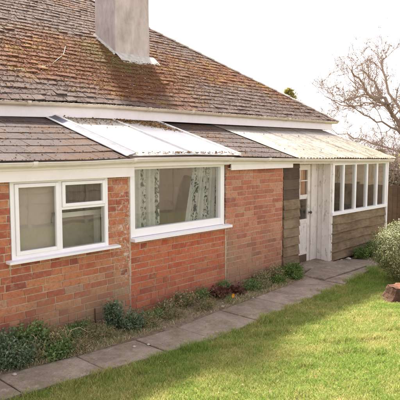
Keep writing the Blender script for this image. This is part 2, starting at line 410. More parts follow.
# ---- bricks
def rect_minus(r, o):
    x0, x1, z0, z1 = r; a0, a1, c0, c1 = o
    if x1 <= a0 or x0 >= a1 or z1 <= c0 or z0 >= c1: return [r]
    out = []
    if x0 < a0: out.append((x0, a0, z0, z1))
    if x1 > a1: out.append((a1, x1, z0, z1))
    m0, m1 = max(x0, a0), min(x1, a1)
    if z0 < c0: out.append((m0, m1, z0, c0))
    if z1 > c1: out.append((m0, m1, c1, z1))
    return out
def brickwork(name, mat, X0, X1, Z0, Z1, opening, L, Hc, label, end=None, tone=lambda x, z: 0.0, yy=0.0):
    b = MB(); g = MB(); J = .0095; row = 0; z = Z0
    while z < Z1-.02:
        zt = min(z+Hc-J, Z1)
        x = X0-random.uniform(0, L) if end is None else X0-(L*.5 if row % 2 else 0)
        pat = row % 2
        k = 0
        while x < X1:
            w = L-J if (random.random() > .28) else L*.5-J
            a, c = max(x, X0), min(x+w, X1)
            if c-a > .025:
                for q in rect_minus((a, c, z, zt), opening) if opening else [(a, c, z, zt)]:
                    if q[1]-q[0] < .015 or q[3]-q[2] < .012: continue
                    pr = random.uniform(.001, .006); j = .0024
                    y0 = yy-pr
                    p = [(q[0], y0), (q[1], y0)]
                    vs = [(q[0], yy+.05, q[2]), (q[1], yy+.05, q[2]), (q[1], y0, q[2]), (q[0], y0, q[2]),
                          (q[0], yy+.05, q[3]), (q[1], yy+.05, q[3]), (q[1], y0, q[3]), (q[0], y0, q[3])]
                    vs = [(vx+random.uniform(-j, j)*2, vy+random.uniform(-j, j)*.6, vz+random.uniform(-j, j)) for vx, vy, vz in vs]
                    rr = min(1, max(0, random.betavariate(2.1, 2.1)+tone(a, z)))
                    b.hexa([vs[i] for i in (3, 2, 1, 0, 7, 6, 5, 4)], rr)
            x += w+J; k += 1
        z += Hc; row += 1
    o = b.build(name, mat, HOUSE, bevel=.0035); o['label'] = label
    for q in (rect_minus((X0, X1, Z0-.1, Z1), opening) if opening else [(X0, X1, Z0-.1, Z1)]):
        g.box(q[0], q[1], yy+.0025, yy+.1, q[2], q[3])
    g.build('mortar', M['mortar'], o)
    return o
W1 = (2.69, 3.95, .965, 1.843)
brickwork('brick_wall', M['brickA'], -2.8, 4.275, 0.02, 1.97, W1, .238, .081, 'weathered mixed red brick wall round the small window')
brickwork('brick_wall', M['brickB'], 4.285, 6.125, 0.02, 1.035, None, .25, .0855, 'bright red brick infill under the wide window', yy=.004)
brickwork('brick_wall', M['brickC'], 6.135, 7.62, 0.02, 1.97, (6.06, 6.139, 1.0, 2.0), .232, .0835, 'pinkish brick wall right of the wide window', yy=-.001)
m = MB()
for z in np.arange(.0, 1.9, .11):       # smeared mortar up the straight joints
    m.box(4.268+random.uniform(-.012, .004), 4.288+random.uniform(-.004, .012), -.0035-random.uniform(0, .003), .03, z, min(1.93, z+.108), .004)
m.build('joint_mortar', M['mortar'], HOUSE); m = MB()
for z in np.arange(.0, 1.0, .11):
    m.box(6.118, 6.142+random.uniform(0, .008), -.0035-random.uniform(0, .003), .03, z, z+.108, .003)
m.build('joint_mortar', M['mortar'], HOUSE)


# ---- interior shells of the lean-to, so that windows look into rooms
m = MB()
m.box(-2.8, 8.1, 1.66, 1.76, 0, 2.5); m.box(4.19, 4.23, .12, 1.66, .07, 2.05); m.box(6.5, 6.54, .12, 1.66, .07, 2.05); m.box(-2.8, -2.75, .1, 1.66, 0, 2.05)
m.box(-2.75, 4.19, .11, 1.66, 2.0, 2.02)
m.build('interior_wall', M['inner'], HOUSE)
m = MB(); m.box(-2.75, 8.1, .1, 1.66, .0, .06); m.box(8.15, 11.4, .3, 1.66, .0, .05); m.build('interior_floor', M['floorin'], HOUSE)
m = MB(); m.box(8.1, 11.6, 1.66, 1.76, 0, 2.55)
for z in np.arange(.1, 2.4, .17): m.box(8.1, 11.45, 1.62, 1.662, z, z+.165, .003)
m.build('porch_back_wall', M['innerdark'], HOUSE)
m = MB(); m.box(-2.9, 11.45, 1.78, 9.8, 0, 2.6); m.build('main_wall', M['render'], HOUSE)

# ---- windows
def rect_frame(mb, x0, x1, z0, z1, w, y0, y1, wb=None):
    wb = wb or w
    mb.box(x0, x0+w, y0, y1, z0, z1); mb.box(x1-w, x1, y0, y1, z0, z1)
    mb.box(x0+w, x1-w, y0+.002, y1-.002, z0, z0+wb); mb.box(x0+w, x1-w, y0+.002, y1-.002, z1-w, z1)
win = MB(); rect_frame(win, 2.695, 3.944, .985, 1.84, .045, -.012, .07, .05)
win.box(3.268, 3.308, -.01, .068, 1.035, 1.795)
win.box(3.308, 3.899, -.008, .066, 1.478, 1.508)
w1 = win.build('window', M['frame'], HOUSE, bevel=.003); w1['label'] = 'small white window with a side casement and a top vent'
m = MB(); rect_frame(m, 2.742, 3.266, 1.037, 1.793, .04, -.03, .02); m.build('casement', M['frame'], w1, bevel=.004)
m = MB(); rect_frame(m, 3.31, 3.897, 1.51, 1.793, .038, -.03, .02); m.build('vent_casement', M['frame'], w1, bevel=.004)
m = MB(); m.box(2.775, 3.232, -.004, .0, 1.07, 1.76); m.box(3.34, 3.865, -.004, .0, 1.54, 1.762); m.box(3.306, 3.9, .012, .016, 1.034, 1.479); m.build('pane', M['glass'], w1)
m = MB(); m.add([(2.63, -.095, .962), (4.07, -.095, .962), (4.07, .05, .962), (2.63, .05, .962), (2.63, -.095, .988), (4.07, -.095, .988), (4.07, .05, 1.0), (2.63, .05, 1.0)],
                [(3, 2, 1, 0), (4, 5, 6, 7), (0, 1, 5, 4), (1, 2, 6, 5), (2, 3, 7, 6), (3, 0, 4, 7)]); m.build('sill', M['frame'], w1, bevel=.004)
m = MB(); m.tube([(3.195, .03, 1.34), (3.19, .022, 1.39), (3.215, .02, 1.45)], .009, 6); m.box(3.2, 3.236, .01, .03, 1.42, 1.455); m.build('latch', M['metal'], w1)

win = MB(); rect_frame(win, 4.302, 6.06, 1.045, 1.965, .06, -.015, .08, .1)
w2 = win.build('window', M['frame'], HOUSE, bevel=.003); w2['label'] = 'wide white picture window with floral curtains behind it'
m = MB(); m.box(4.355, 6.005, .03, .035, 1.14, 1.91); m.build('pane', M['glass'], w2)
m = MB(); m.add([(4.288, -.1, .992), (6.18, -.1, .992), (6.18, .05, .992), (4.288, .05, .992), (4.288, -.1, 1.03), (6.18, -.1, 1.03), (6.18, .05, 1.046), (4.288, .05, 1.046)],
                [(3, 2, 1, 0), (4, 5, 6, 7), (0, 1, 5, 4), (1, 2, 6, 5), (2, 3, 7, 6), (3, 0, 4, 7)]); m.build('sill', M['frame'], w2, bevel=.004)
m = MB(); m.box(4.286, 4.301, -.02, .05, 1.04, 1.93); m.build('trim', M['frame'], w2)
m = MB(); m.box(6.062, 6.082, -.012, .05, 1.04, 1.93); m.build('trim', M['frame'], w2)

# ---- curtains and blind hang behind the panes (things of their own)
def curtain(name, mat, x0, x1, x0t, x1t, z0, z1, y, label, waves=7, amp=.028):
    m = MB(); nx, nz = 70, 14; vs = []
    for k in range(nz+1):
        v = k/nz; a = x0+(x0t-x0)*v; b = x1+(x1t-x1)*v
        for i in range(nx+1):
            u = i/nx; vs.append((a+(b-a)*u, y+amp*math.sin(u*waves*2*PI+.6*math.sin(v*3))+.01*math.sin(u*23), z0+(z1-z0)*v))
    fs = [(k*(nx+1)+i, k*(nx+1)+i+1, (k+1)*(nx+1)+i+1, (k+1)*(nx+1)+i) for k in range(nz) for i in range(nx)]
    m.add(vs, fs); o = m.build(name, mat, None, smooth=True)
    return tag(o, label, 'curtain')
o = curtain('curtain', M['curtain'], 4.36, 4.93, 4.36, 4.93, .95, 1.94, .16, 'pale floral curtain hanging straight at the left side of the wide window')
o['group'] = 'floral curtains in the wide window'
o = curtain('curtain', M['curtain'], 5.4, 6.2, 5.62, 6.2, .95, 1.94, .16, 'pale floral curtain spreading out wider at the right side of the wide window', 9)
o['group'] = 'floral curtains in the wide window'
curtain('curtain', M['curtaindark'], 3.32, 4.0, 3.32, 4.0, 1.44, 1.96, .13, 'dark pleated curtain behind the small vent pane of the small window', 9, .02)
m = MB(); m.box(2.72, 3.29, .075, .079, 1.0, 1.93); m.tube([(2.71, .095, 1.94), (3.31, .095, 1.94)], .018, 8)
tag(m.build('roller_blind', M['blind']), 'plain beige roller blind drawn down behind the left casement of the small window', 'blind')
m = MB(); m.box(3.3, 4.05, .27, .4, 1.36, 1.4); m.box(3.3, 4.05, .25, .272, 1.352, 1.41); m.box(3.3, 3.33, .3, .4, .06, 1.36); m.box(4.02, 4.05, .3, .4, .06, 1.36)
tag(m.build('shelf', M['frame']), 'white shelf seen behind the lower right pane of the small window', 'shelf')
m = MB(); m.box(3.32, 4.04, .41, .42, .1, 1.36); tag(m.build('back_board', M['blind']), 'beige board standing below the white shelf behind the small window', 'board')

# ---- fascias, soffit
def sbox(mb, xs, y0, y1, zb, zt):      # box following a sagging line, xs list; zb,zt functions
    for a, b in zip(xs[:-1], xs[1:]):
        mb.add([(a, y0, zb(a)), (b, y0, zb(b)), (b, y1, zb(b)), (a, y1, zb(a)), (a, y0, zt(a)), (b, y0, zt(b)), (b, y1, zt(b)), (a, y1, zt(a))],
               [(3, 2, 1, 0), (4, 5, 6, 7), (0, 1, 5, 4), (2, 3, 7, 6)]+([(3, 0, 4, 7)] if a == xs[0] else [])+([(1, 2, 6, 5)] if b == xs[-1] else []))
XS = [-2.9, 1, 2.5, 3.5, 4.4, 5.3, 6.1, 6.9, 7.8, 8.7, 10, 11.45]
m = MB(); sbox(m, XS, -.13, -.105, lambda x: min(1.945, eave_z(x)-.085), lambda x: eave_z(x)+.005)
m.build('eave_fascia', M['fascia'], HOUSE)
m = MB(); m.box(-2.9, 4.288, -.1, -.078, 1.822, 1.95); m.build('deep_fascia', M['fascia'], HOUSE, bevel=.002)
m = MB(); m.box(6.15, 7.77, -.1, -.078, 1.85, 1.95); m.build('deep_fascia', M['fascia'], HOUSE, bevel=.002)
m = MB(); m.box(-2.9, 4.284, -.078, .0, 1.845, 1.86); m.box(6.17, 7.7, -.078, -.008, 1.865, 1.88); m.box(-2.9, 8.1, -.104, .1, 1.972, 1.985); m.box(4.29, 6.15, -.06, -.016, 1.93, 1.971)
m.build('soffit', M['fascia'], HOUSE)

# ---- gutters
def gutter(xs, yc, ztop, r, name, label, joints, mat, fall=0):
    m = MB(); seg = 9; vs = []; th = .005
    prof = [(-r*math.cos(PI*k/seg), -r*.95*math.sin(PI*k/seg)) for k in range(seg+1)]
    prof2 = [((r-th)*math.cos(PI*k/seg), -(r-th)*.95*math.sin(PI*k/seg)) for k in range(seg+1)]
    full = [(-r-.006, .0), (-r-.006, -.008)]+prof[1:]+prof2
    n = len(full)
    for x in xs:
        for py, pz in full: vs.append((x, yc+py, ztop(x)+pz))
    fs = [(i*n+k, i*n+(k+1) % n, (i+1)*n+(k+1) % n, (i+1)*n+k) for i in range(len(xs)-1) for k in range(n)]
    cap = [tuple(i*n+2+k for k in range(seg)) for i in (0, len(xs)-1)]
    m.add(vs, fs+cap)
    g = m.build(name, mat, HOUSE); g['label'] = label
    for x in joints:
        j = MB(); z = ztop(x); q = []
        R = r+.010; pr = [(-R*math.cos(PI*k/seg), -R*.95*math.sin(PI*k/seg)) for k in range(seg+1)]
        w = random.uniform(.02, .034)
        for xx in (x-w, x+w):
            for py, pz in pr+[(R, .008), (-R, .008)]: q.append((xx, yc+py, z+pz))
        nn = len(pr)+2
        j.add(q, [(k, (k+1) % nn, nn+(k+1) % nn, nn+k) for k in range(nn)]+[tuple(range(nn)), tuple(range(2*nn-1, nn-1, -1))])
        j.build('gutter_bracket', mat, g)
    return g
gutter(XS, -.2, eave_z, .056, 'gutter', 'lower cream gutter along the lean-to and porch eaves', [0.6, 1.8, 2.86, 4.18, 5.98, 6.9, 7.9, 8.9, 9.8, 10.7, 11.4], M['gutter'])
mg = lambda x: float(np.interp(x, [3.3, 5, 8, 12], [2.79, 2.832, 2.834, 2.838]))
MXS = [-3.3, 0, 3.3, 5, 6.5, 8, 10, 12.0]
mgut = gutter(MXS, MY-.02, mg, .056, 'gutter', 'upper mossy gutter along the main roof eaves', [1, 2.5, 3.75, 5.9, 6.9, 7.7, 9.0, 9.9, 11.0], M['gutterold'])
# debris and growth in the upper gutter
m = MB()
for i in range(1500):
    x = random.uniform(-1, 11.95); r = random.uniform(.006, .02); yy = MY-.02+random.choice((-.053, -.05, random.uniform(-.05, .05)))
    c = (x, yy, mg(x)-.002+random.uniform(-.004, .004)); m.lathe((c[0], c[1], c[2]-r*.3), [(r*.7, 0), (r, r*.4), (r*.5, r*.8)], 5)
m.build('gutter_moss', M['mossgrey'], mgut)
# gutter return on the hip end
m = MB(); seg = 9; vs = []
for y in (MY-.02, 10.2):
    for k in range(seg+1): vs.append((12.0+.056*math.cos(PI*k/seg)-.01, y, 2.838-.054*math.sin(PI*k/seg)))
m.add(vs, [(k, k+1, seg+2+k, seg+1+k) for k in range(seg)]); m.build('gutter', M['gutter'], HOUSE)
m = MB(); sbox(m, MXS[:-1]+[11.88], MY+.035, MY+.06, lambda x: mg(x)-.2, lambda x: mg(x)-.01)
m.box(11.855, 11.88, MY+.06, 10.2, 2.64, 2.83)
m.build('main_fascia', M['fascia'], HOUSE)
m = MB(); m.box(-3.3, 11.85, MY+.06, 1.8, 2.655, 2.67); m.box(11.4, 11.85, 1.8, 10, 2.655, 2.67); m.build('main_soffit', M['fascia'], HOUSE)

# ---- main roof tiles, each tile a lapped slab, clipped to the hips
def tiles(x_lo, x_hi, nrow, gauge, wid, thick, base, up, side, nrm, clip, jit=1.0):
    """base(u,s)->point for u along the eaves and s up the slope"""
    V = []; A = []
    for r in range(nrow):
        s0 = r*gauge
        xs = np.arange(x_lo-wid, x_hi+wid, wid)+(wid/2 if r % 2 else 0)
        for x in xs:
            lo, hi = clip(s0)
            a, b = x+.003, x+wid-.003
            if b < lo or a > hi: continue
            a = max(a, lo); b = min(b, hi)
            if b-a < .01: continue
            sa = s0+random.uniform(-.006, .006)*jit; sb = s0+random.uniform(-.006, .006)*jit
            h = thick*random.uniform(.8, 1.3); lift = max(0, random.gauss(0, .003))*jit
            l2 = lift+max(0, random.gauss(0, .003))*jit
            L = gauge+.025
            q = []
            for (u, s, n) in ((a, sa, .0), (b, sb, .0), (b, sb+L, -.004), (a, sa+L, -.004), (a, sa, h+lift), (b, sb, h+l2), (b, sb+L, .002), (a, sa+L, .002)):
                q.append(base(u, s)+nrm*n)
            V.append(q); A.append(random.random())
    return np.array(V), np.array(A)
HF = [(3, 2, 1, 0), (4, 5, 6, 7), (0, 1, 5, 4), (1, 2, 6, 5), (2, 3, 7, 6), (3, 0, 4, 7)]
c34, s34 = math.cos(math.radians(34)), math.sin(math.radians(34))
nrm = np.array([0, -s34, c34])
def bmain(u, s): return np.array([u, MY-.045+s*c34, MZ+.005+s*s34+.008*math.sin(u*1.7+s)-(.04*min(1, max(0, (5-u)/1.7))*max(0, 1-s))])
GA = .155
V, A = tiles(-3.3, 12.0, 34, GA, .17, .010, bmain, None, None, nrm, lambda s: (-3.3+s*c34, 12.02-s*c34), 2.2)
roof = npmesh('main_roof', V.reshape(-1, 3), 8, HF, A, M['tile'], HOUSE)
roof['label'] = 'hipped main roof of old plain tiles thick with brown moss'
# hip end (facing +X) and back slopes: lapped courses
m = MB()
a_, b_ = (12.0, 1.5, 2.84), (12.0, 10.1, 2.84); ap = (7.7, RIDGE_Y, 5.74); al = (1.0, RIDGE_Y, 5.74)
m.add([a_, b_, ap], [(0, 1, 2)]); m.add([b_, (-3.3, 10.1, 2.84), al, ap], [(0, 1, 2, 3)]); m.add([(-3.3, 10.1, 2.84), (-3.3, 1.5, 2.84), al], [(0, 1, 2)])
m.add([(-3.3, 1.52, 2.8), (11.98, 1.52, 2.8), (7.7, RIDGE_Y, 5.7), (1.0, RIDGE_Y, 5.7)], [(0, 1, 2, 3)])
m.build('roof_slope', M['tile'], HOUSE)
# hip and ridge tiles: overlapping half-round sections
def ridge_run(p0, p1, name):
    p0, p1 = np.array(p0), np.array(p1); d = p1-p0; L = np.linalg.norm(d); d /= L; n = int(L/.33); m = MB()
    side = np.cross(d, [0, 0, 1.]); side /= np.linalg.norm(side); up = np.cross(side, d)
    for i in range(n):
        a = p0+d*(i*L/n); b = p0+d*((i+1)*L/n+.03); vs = []
        for q, rr, rs in ((a, .105, .0), (b, .09, -.012)):
            for k in range(9):
                an = PI*k/8; vs.append(q+side*rr*1.1*math.cos(an)+up*(rr*.55*math.sin(an)-.01+rs+random.uniform(0, .004)))
        m.add(vs, [(k, k+1, 10+k, 9+k) for k in range(8)]+[tuple(range(9))])
    return m.build(name, M['ridge'], HOUSE)
ridge_run((12.03, 1.46, 2.83), (7.7, RIDGE_Y, 5.76), 'hip_tiles')
ridge_run((12.03, 10.14, 2.83), (7.7, RIDGE_Y, 5.76), 'hip_tiles')
ridge_run((7.7, RIDGE_Y, 5.76), (1.0, RIDGE_Y, 5.76), 'ridge_tiles')
# moss cushions lying along the tile courses
def blobs(n, place, mat, name, parent, rmin, rmax, flat=.5):
    V = []; A = []
    prof = [(1.0, 0.0), (.85, .55), (.35, .95)]
    for i in range(n):
        c, nn = place(); r = random.uniform(rmin, rmax)*random.uniform(.5, 1); st = random.uniform(.8, 1.9)
        q = []; wob = [random.uniform(.55, 1.3) for _ in range(6)]
        for rr0, zz in prof:
            for k in range(6):
                an = k*PI/3+random.uniform(-.3, .3); rr = rr0*wob[k]
                q.append(c+np.array([r*rr*st*math.cos(an), r*rr*math.sin(an)*c34, r*rr*math.sin(an)*s34])+nn*(zz*r*flat))
        V.append(q); A.append(random.random())
    F = [(i*6+k, i*6+(k+1) % 6, (i+1)*6+(k+1) % 6, (i+1)*6+k) for i in range(2) for k in range(6)]+[tuple(12+k for k in range(6))]
    return npmesh(name, np.array(V).reshape(-1, 3), 18, F, np.array(A), mat, parent)
def pm():
    while True:
        u = random.uniform(1.5, 12); r = random.randint(0, 30)
        s = r*GA+random.choice((random.gauss(-.005, .02), random.uniform(0, GA), random.uniform(0, GA)))
        if u > 11.95-s*c34: continue
        y = MY+s*c34
        w = .12+1.0*math.exp(-((u-5.9)/1.3)**2-((y-2.55)/.6)**2)+.5*math.exp(-((y-2.8)/.6)**2)*(u < 9)+.25*(y > 1.7)
        if random.random() < w: return bmain(u, s)+nrm*.014, nrm
mo = blobs(22000, pm, M['moss'], 'moss', roof, .004, .015, .6)
mo['kind'] = 'stuff'
def pm2():
    while True:
        u = random.uniform(1.5, 12); s = random.uniform(0, 4.6)
        if u < 11.9-s*c34: return bmain(u, s)+nrm*.012, nrm
o = blobs(5000, pm2, M['mossgrey'], 'lichen', roof, .005, .016, .4); o['kind'] = 'stuff'

# ---- chimney
ch = MB(); cx0, cx1, cy0, cy1 = 6.488, 7.345, 3.083, 3.73
nz = 14; vs = []; fs = []
for k in range(nz+1):
    z = 3.3+k*.25
    for (x, y) in ((cx0, cy0), (cx1, cy0), (cx1, cy1), (cx0, cy1)): vs.append((x+random.uniform(-.006, .006), y+random.uniform(-.006, .006), z))
for k in range(nz):
    for e in range(4): fs.append((k*4+e, k*4+(e+1) % 4, (k+1)*4+(e+1) % 4, (k+1)*4+e))
fs.append((nz*4, nz*4+1, nz*4+2, nz*4+3)); ch.add(vs, fs)
chim = ch.build('chimney', M['render'], HOUSE, bevel=.015); chim['label'] = 'tall square chimney in stained grey cement render'
m = MB(); m.box(cx0-.06, cx1+.06, cy0-.06, cy1+.06, 6.72, 6.86); m.build('chimney_cap', M['cement'], chim, bevel=.02)
m = MB()
for px_ in (6.72, 7.1): m.lathe((px_, 3.4, 6.86), [(.13, 0), (.11, .05), (.1, .34), (.12, .38), (.12, .42), (.08, .42)], 14)
m.build('chimney_pots', M['ridge'], chim)
m = MB()      # cement apron at the foot of the front face and fillets up the sides
ya = 2.78; q = []
for x in np.linspace(cx0-.02, cx1+.12, 9):
    j1 = random.uniform(-.03, .03)
    q.append([(x+.03, ya+j1, mainz(ya+j1)+.03), (x, cy0+.002, mainz(cy0)+.1)])
for a, b in zip(q[:-1], q[1:]): m.add([a[0], b[0], b[1], a[1]], [(0, 1, 2, 3)])
for a, b in zip(q[:-1], q[1:]): m.add([a[0], b[0], (b[0][0], b[0][1], b[0][2]-.03), (a[0][0], a[0][1], a[0][2]-.03)], [(0, 1, 2, 3)])
for xx, sx in ((cx0, -1), (cx1, 1)):
    for ys in np.linspace(cy0-.02, cy1, 6)[:-1]:
        y2 = ys+.14; w = random.uniform(.05, .09)
        m.add([(xx-.004*sx, ys, mainz(ys)+.1), (xx-.004*sx, y2, mainz(y2)+.1), (xx+sx*w, y2, mainz(y2)+.022), (xx+sx*w, ys, mainz(ys)+.022)], [(0, 1, 2, 3)])
m.build('flashing', M['cement'], chim)

# ---- lean-to roof: tiled left part, plastic panel, tiled strip, corrugated sheets
def blean(u, s):
    ca = math.cos(math.atan2(LZ1-eave_z(u), LY1-LY0))
    return np.array(lean(u, LY0+.0+s*ca, .0+.003*math.sin(u*3+s*2)))
nl = np.array([0, -.29, .957])
V, A = tiles(-2.9, 4.11, 8, .27, .3, .008, blean, None, None, nl, lambda s: (-2.9, 4.1), .7)
V2, A2 = tiles(6.17, 8.3, 8, .27, .3, .008, blean, None, None, nl, lambda s: (6.19, 7.62), .7)
lr = npmesh('lean_to_roof', V.reshape(-1, 3), 8, HF, A, M['slate'], HOUSE); lr['label'] = 'lean-to slates above the small window'
lr2 = npmesh('lean_to_roof', V2.reshape(-1, 3), 8, HF, A2, M['slate'], HOUSE); lr2['label'] = 'strip of lean-to slates between the white panel and the corrugated sheets'
for run in (((-2.9, 1), (1, 2.5), (2.5, 4.1)), ((6.19, 6.9), (6.9, 7.62))):
  m = MB()
  for a, b in run:
    m.add([lean(a, LY0+.03, -.01), lean(b, LY0+.03, -.01), lean(b, LY1, -.01), lean(a, LY1, -.01)], [(0, 1, 2, 3)])
  m.build('roof_deck', M['innerdark'], HOUSE)
def pl_():
    u = random.choice((random.uniform(1.5, 4.1), random.uniform(6.25, 7.6))); r = random.randint(0, 6)
    s = r*.27+random.choice((random.gauss(-.01, .01), random.uniform(0, .27)))
    return blean(u, max(s, 0.01))+nl*.012, nl
o = blobs(1500, pl_, M['moss'], 'moss', lr, .004, .012, .6); o['kind'] = 'stuff'
# plastic panel
m = MB()
for (a, b) in ((4.16, 5.22), (5.222, 6.17)):
    q = [lean(a, -.235, .03), lean(b, -.235, .03), lean(b, 1.66, .03), lean(a, 1.66, .03)]; q2 = [(x, y, z-.012) for x, y, z in q]
    m.hexa(q2+q)
sk = m.build('skylight_panel', M['skylight'], HOUSE); sk['label'] = 'white translucent plastic panel in the lean-to roof'
m = MB()
for x in (5.22,): m.hexa([lean(x-.018, -.24, .03), lean(x+.018, -.24, .03), lean(x+.018, 1.66, .03), lean(x-.018, 1.66, .03), lean(x-.015, -.24, .05), lean(x+.015, -.24, .05), lean(x+.015, 1.66, .05), lean(x-.015, 1.66, .05)])
x = 6.17; m.hexa([lean(x-.025, -.24, .02), lean(x+.03, -.24, .02), lean(x+.03, 1.66, .02), lean(x-.025, 1.66, .02), lean(x-.02, -.24, .055), lean(x+.025, -.24, .055), lean(x+.025, 1.66, .055), lean(x-.02, 1.66, .055)])
m.build('glazing_bar', M['white_strip'], sk)
m = MB(); n = 14; vs = []
for k in range(n+1):
    y = -.24+k*(1.66+.24)/n; w = random.uniform(-.008, .008)
    for dx, up in ((-.085+w, .022), (-.05, .034), (0, .042), (.045, .06), (.075+w, .045)): vs.append(lean(4.15+dx, y, up+random.uniform(-.002, .002)))
m.add(vs, [(k*5+i, k*5+i+1, (k+1)*5+i+1, (k+1)*5+i) for k in range(n) for i in range(4)])
m.build('lead_flashing', M['lead'], sk)
m = MB(); m.hexa([lean(4.195, -.24, .04), lean(4.24, -.24, .04), lean(4.24, 1.66, .04), lean(4.195, 1.66, .04), lean(4.2, -.24, .068), lean(4.235, -.24, .068), lean(4.235, 1.66, .068), lean(4.2, 1.66, .068)])
m.hexa([lean(4.05, -.24, .022), lean(4.085, -.24, .022), lean(4.085, 1.66, .022), lean(4.05, 1.66, .022), lean(4.052, -.24, .034), lean(4.083, -.24, .034), lean(4.083, 1.66, .034), lean(4.052, 1.66, .034)])
m.build('edge_strip', M['white_strip'], sk)
# corrugated sheets
m = MB()
for (a, b, lift) in ((7.6, 8.9, .02), (8.84, 10.15, .028), (10.09, 11.48, .036)):
    nx = int((b-a)/.0125); ny = 6; vs = []
    for j in range(ny+1):
        y = -.29+j*(1.66+.29)/ny
        for i in range(nx+1):
            x = a+(b-a)*i/nx; vs.append(lean(x, y, lift+.011*math.sin(2*PI*x/.1)+.004*math.sin(x*2.3+y*3)))
    m.add(vs, [(j*(nx+1)+i, j*(nx+1)+i+1, (j+1)*(nx+1)+i+1, (j+1)*(nx+1)+i) for j in range(ny) for i in range(nx)])
cs = m.build('corrugated_roof', M['corr'], HOUSE, smooth=True); cs['label'] = 'cream corrugated plastic porch roof with rusty stains'
for y in (.1, 1.0):
    for x in np.arange(7.8, 11.4, .6): m = MB(); p = lean(x, y, .045); m.lathe((p[0], p[1], p[2]-.012), [(.008, 0), (.008, .012), (.003, .018)], 7); m.build('roof_screw', M['metal'], cs)
m = MB()
for y in (.3, 1.0): m.hexa([lean(7.65, y, -.05), lean(11.44, y, -.05), lean(11.44, y+.05, -.05), lean(7.65, y+.05, -.05), lean(7.65, y, .0), lean(11.44, y, .0), lean(11.44, y+.05, .0), lean(7.65, y+.05, .0)])
for x in (8.15, 9.07, 10.3, 11.4): m.hexa([lean(x, -.1, -.14), lean(x+.045, -.1, -.14), lean(x+.045, 1.66, -.14), lean(x, 1.66, -.14), lean(x, -.1, -.052), lean(x+.045, -.1, -.052), lean(x+.045, 1.66, -.052), lean(x, 1.66, -.052)])
m.build('rafters', M['boarddark'], HOUSE)

# ---- weatherboards
def boards(name, x0, x1, zs, y, label, mat='board', wave=.012, dp=.045):
    m = MB()
    for z0, z1 in zip(zs[:-1], zs[1:]):
        n = max(2, int((x1-x0)/.12)); r = random.random(); ph = random.uniform(0, 9); vs = []
        for i in range(n+1):
            x = x0+(x1-x0)*i/n
            wv = wave*(math.sin(x*3.1+ph)+.6*math.sin(x*7.7+ph*2))*.6
            vs += [(x, y-dp, z0+wv-.012), (x, y-.004, z1+.012), (x, y+.008, z1+.012), (x, y+.008, z0+wv-.004)]
        fs = [(i*4+k, (i+1)*4+k, (i+1)*4+(k+1) % 4, i*4+(k+1) % 4) for i in range(n) for k in range(4)]+[(0, 1, 2, 3), (n*4+3, n*4+2, n*4+1, n*4)]
        m.add(vs, fs, r)
    o = m.build(name, M[mat], HOUSE); o['label'] = label; return o
boards('weatherboards', 7.635, 8.12, [-.02, .155, .325, .49, .655, .82, .98, 1.14, 1.3], 0.0, 'rough brown weatherboards between the brick wall and the door', 'board', .012, .036)
boards('weatherboards', 7.635, 8.12, [1.3, 1.48, 1.66, 1.84, 1.975], 0.01, 'upper weatherboards beside the door, coloured nearly black for the shade at the top', 'boarddark', .003, .02)  # shade at the top of the boards put into a darker material
m = MB(); m.box(7.625, 8.1, .02, .3, 0, 1.98); m.build('stud_wall', M['boarddark'], HOUSE)
boards('weatherboards', 9.1, 11.44, [.04, .215, .39, .565, .74, .915], -.06, 'lapped weatherboards below the porch windows')
m = MB(); m.box(10.62, 10.95, -.105, -.04, .05, .2); m.build('air_vent', M['boarddark'], HOUSE)
m = MB(); m.box(9.07, 11.44, -.04, .0, 0, .9); m.box(11.4, 11.44, .0, 1.66, 0, .9); m.build('stud_wall', M['boarddark'], HOUSE)

# ---- door and its frame
D = MB(); y0, y1 = .2, .24
D.box(8.14, 8.2, y0, y1, .03, 1.88); D.box(8.72, 8.8, y0, y1, .03, 1.88)
D.box(8.2, 8.72, y0+.001, y1-.001, 1.78, 1.879); D.box(8.2, 8.72, y0+.001, y1-.001, 1.24, 1.32)
D.box(8.2, 8.72, y0+.001, y1-.001, .78, .86); D.box(8.2, 8.72, y0+.001, y1-.001, .19, .23)
D.box(8.2, 8.72, y0+.012, y1-.01, .23, .78)
D.box(8.45, 8.475, y0+.004, y1-.01, 1.32, 1.78); D.box(8.2, 8.72, y0+.005, y1-.01, 1.57, 1.59)
door = D.build('door', M['peel'], HOUSE, bevel=.003); door['label'] = 'peeling white half-glazed porch door standing in a recess'
m = MB(); m.box(8.2, 8.72, y0+.02, y0+.024, 1.32, 1.78); m.box(8.2, 8.72, y0+.02, y0+.024, .86, 1.24); m.build('pane', M['glass'], door)
m = MB(); m.box(8.2, 8.72, y0+.004, y1, .03, .19); m.build('kick_board', M['boarddark'], door)
m = MB(); m.tube([(8.76, y0, .98), (8.76, y0-.045, .98)], .009, 6); m.lathe((8.76, y0-.05, .955), [(.01, 0), (.025, .012), (.025, .038), (.01, .05)], 10); m.build('handle', M['metal'], door)
m = MB(); m.box(8.81, 9.06, .19, .25, .03, 1.97); m.box(8.12, 8.81, .19, .25, 1.885, 1.97); m.box(8.1, 8.138, .14, .25, .03, 1.97); m.box(8.81, 8.83, .17, .19, .03, 1.96)
m.build('door_frame', M['peel'], HOUSE, bevel=.003)
m = MB(); m.box(9.05, 9.085, -.085, .185, .02, 1.95); m.box(9.03, 9.052, .05, .075, .03, 1.94); m.box(9.085, 9.13, -.1, -.062, .03, 1.93)
m.build('door_post', M['peel'], HOUSE, bevel=.003)
# curtain on the inside of the door's upper pane
curtain('curtain', mat_simple('rust_curtain', [(.3, (.55, .28, .16)), (.7, (.65, .36, .22))], 8, .9, 0, .1), 8.18, 8.74, 8.18, 8.74, 1.28, 1.82, .275, 'rust orange curtain behind the top pane of the white door', 6, .012)

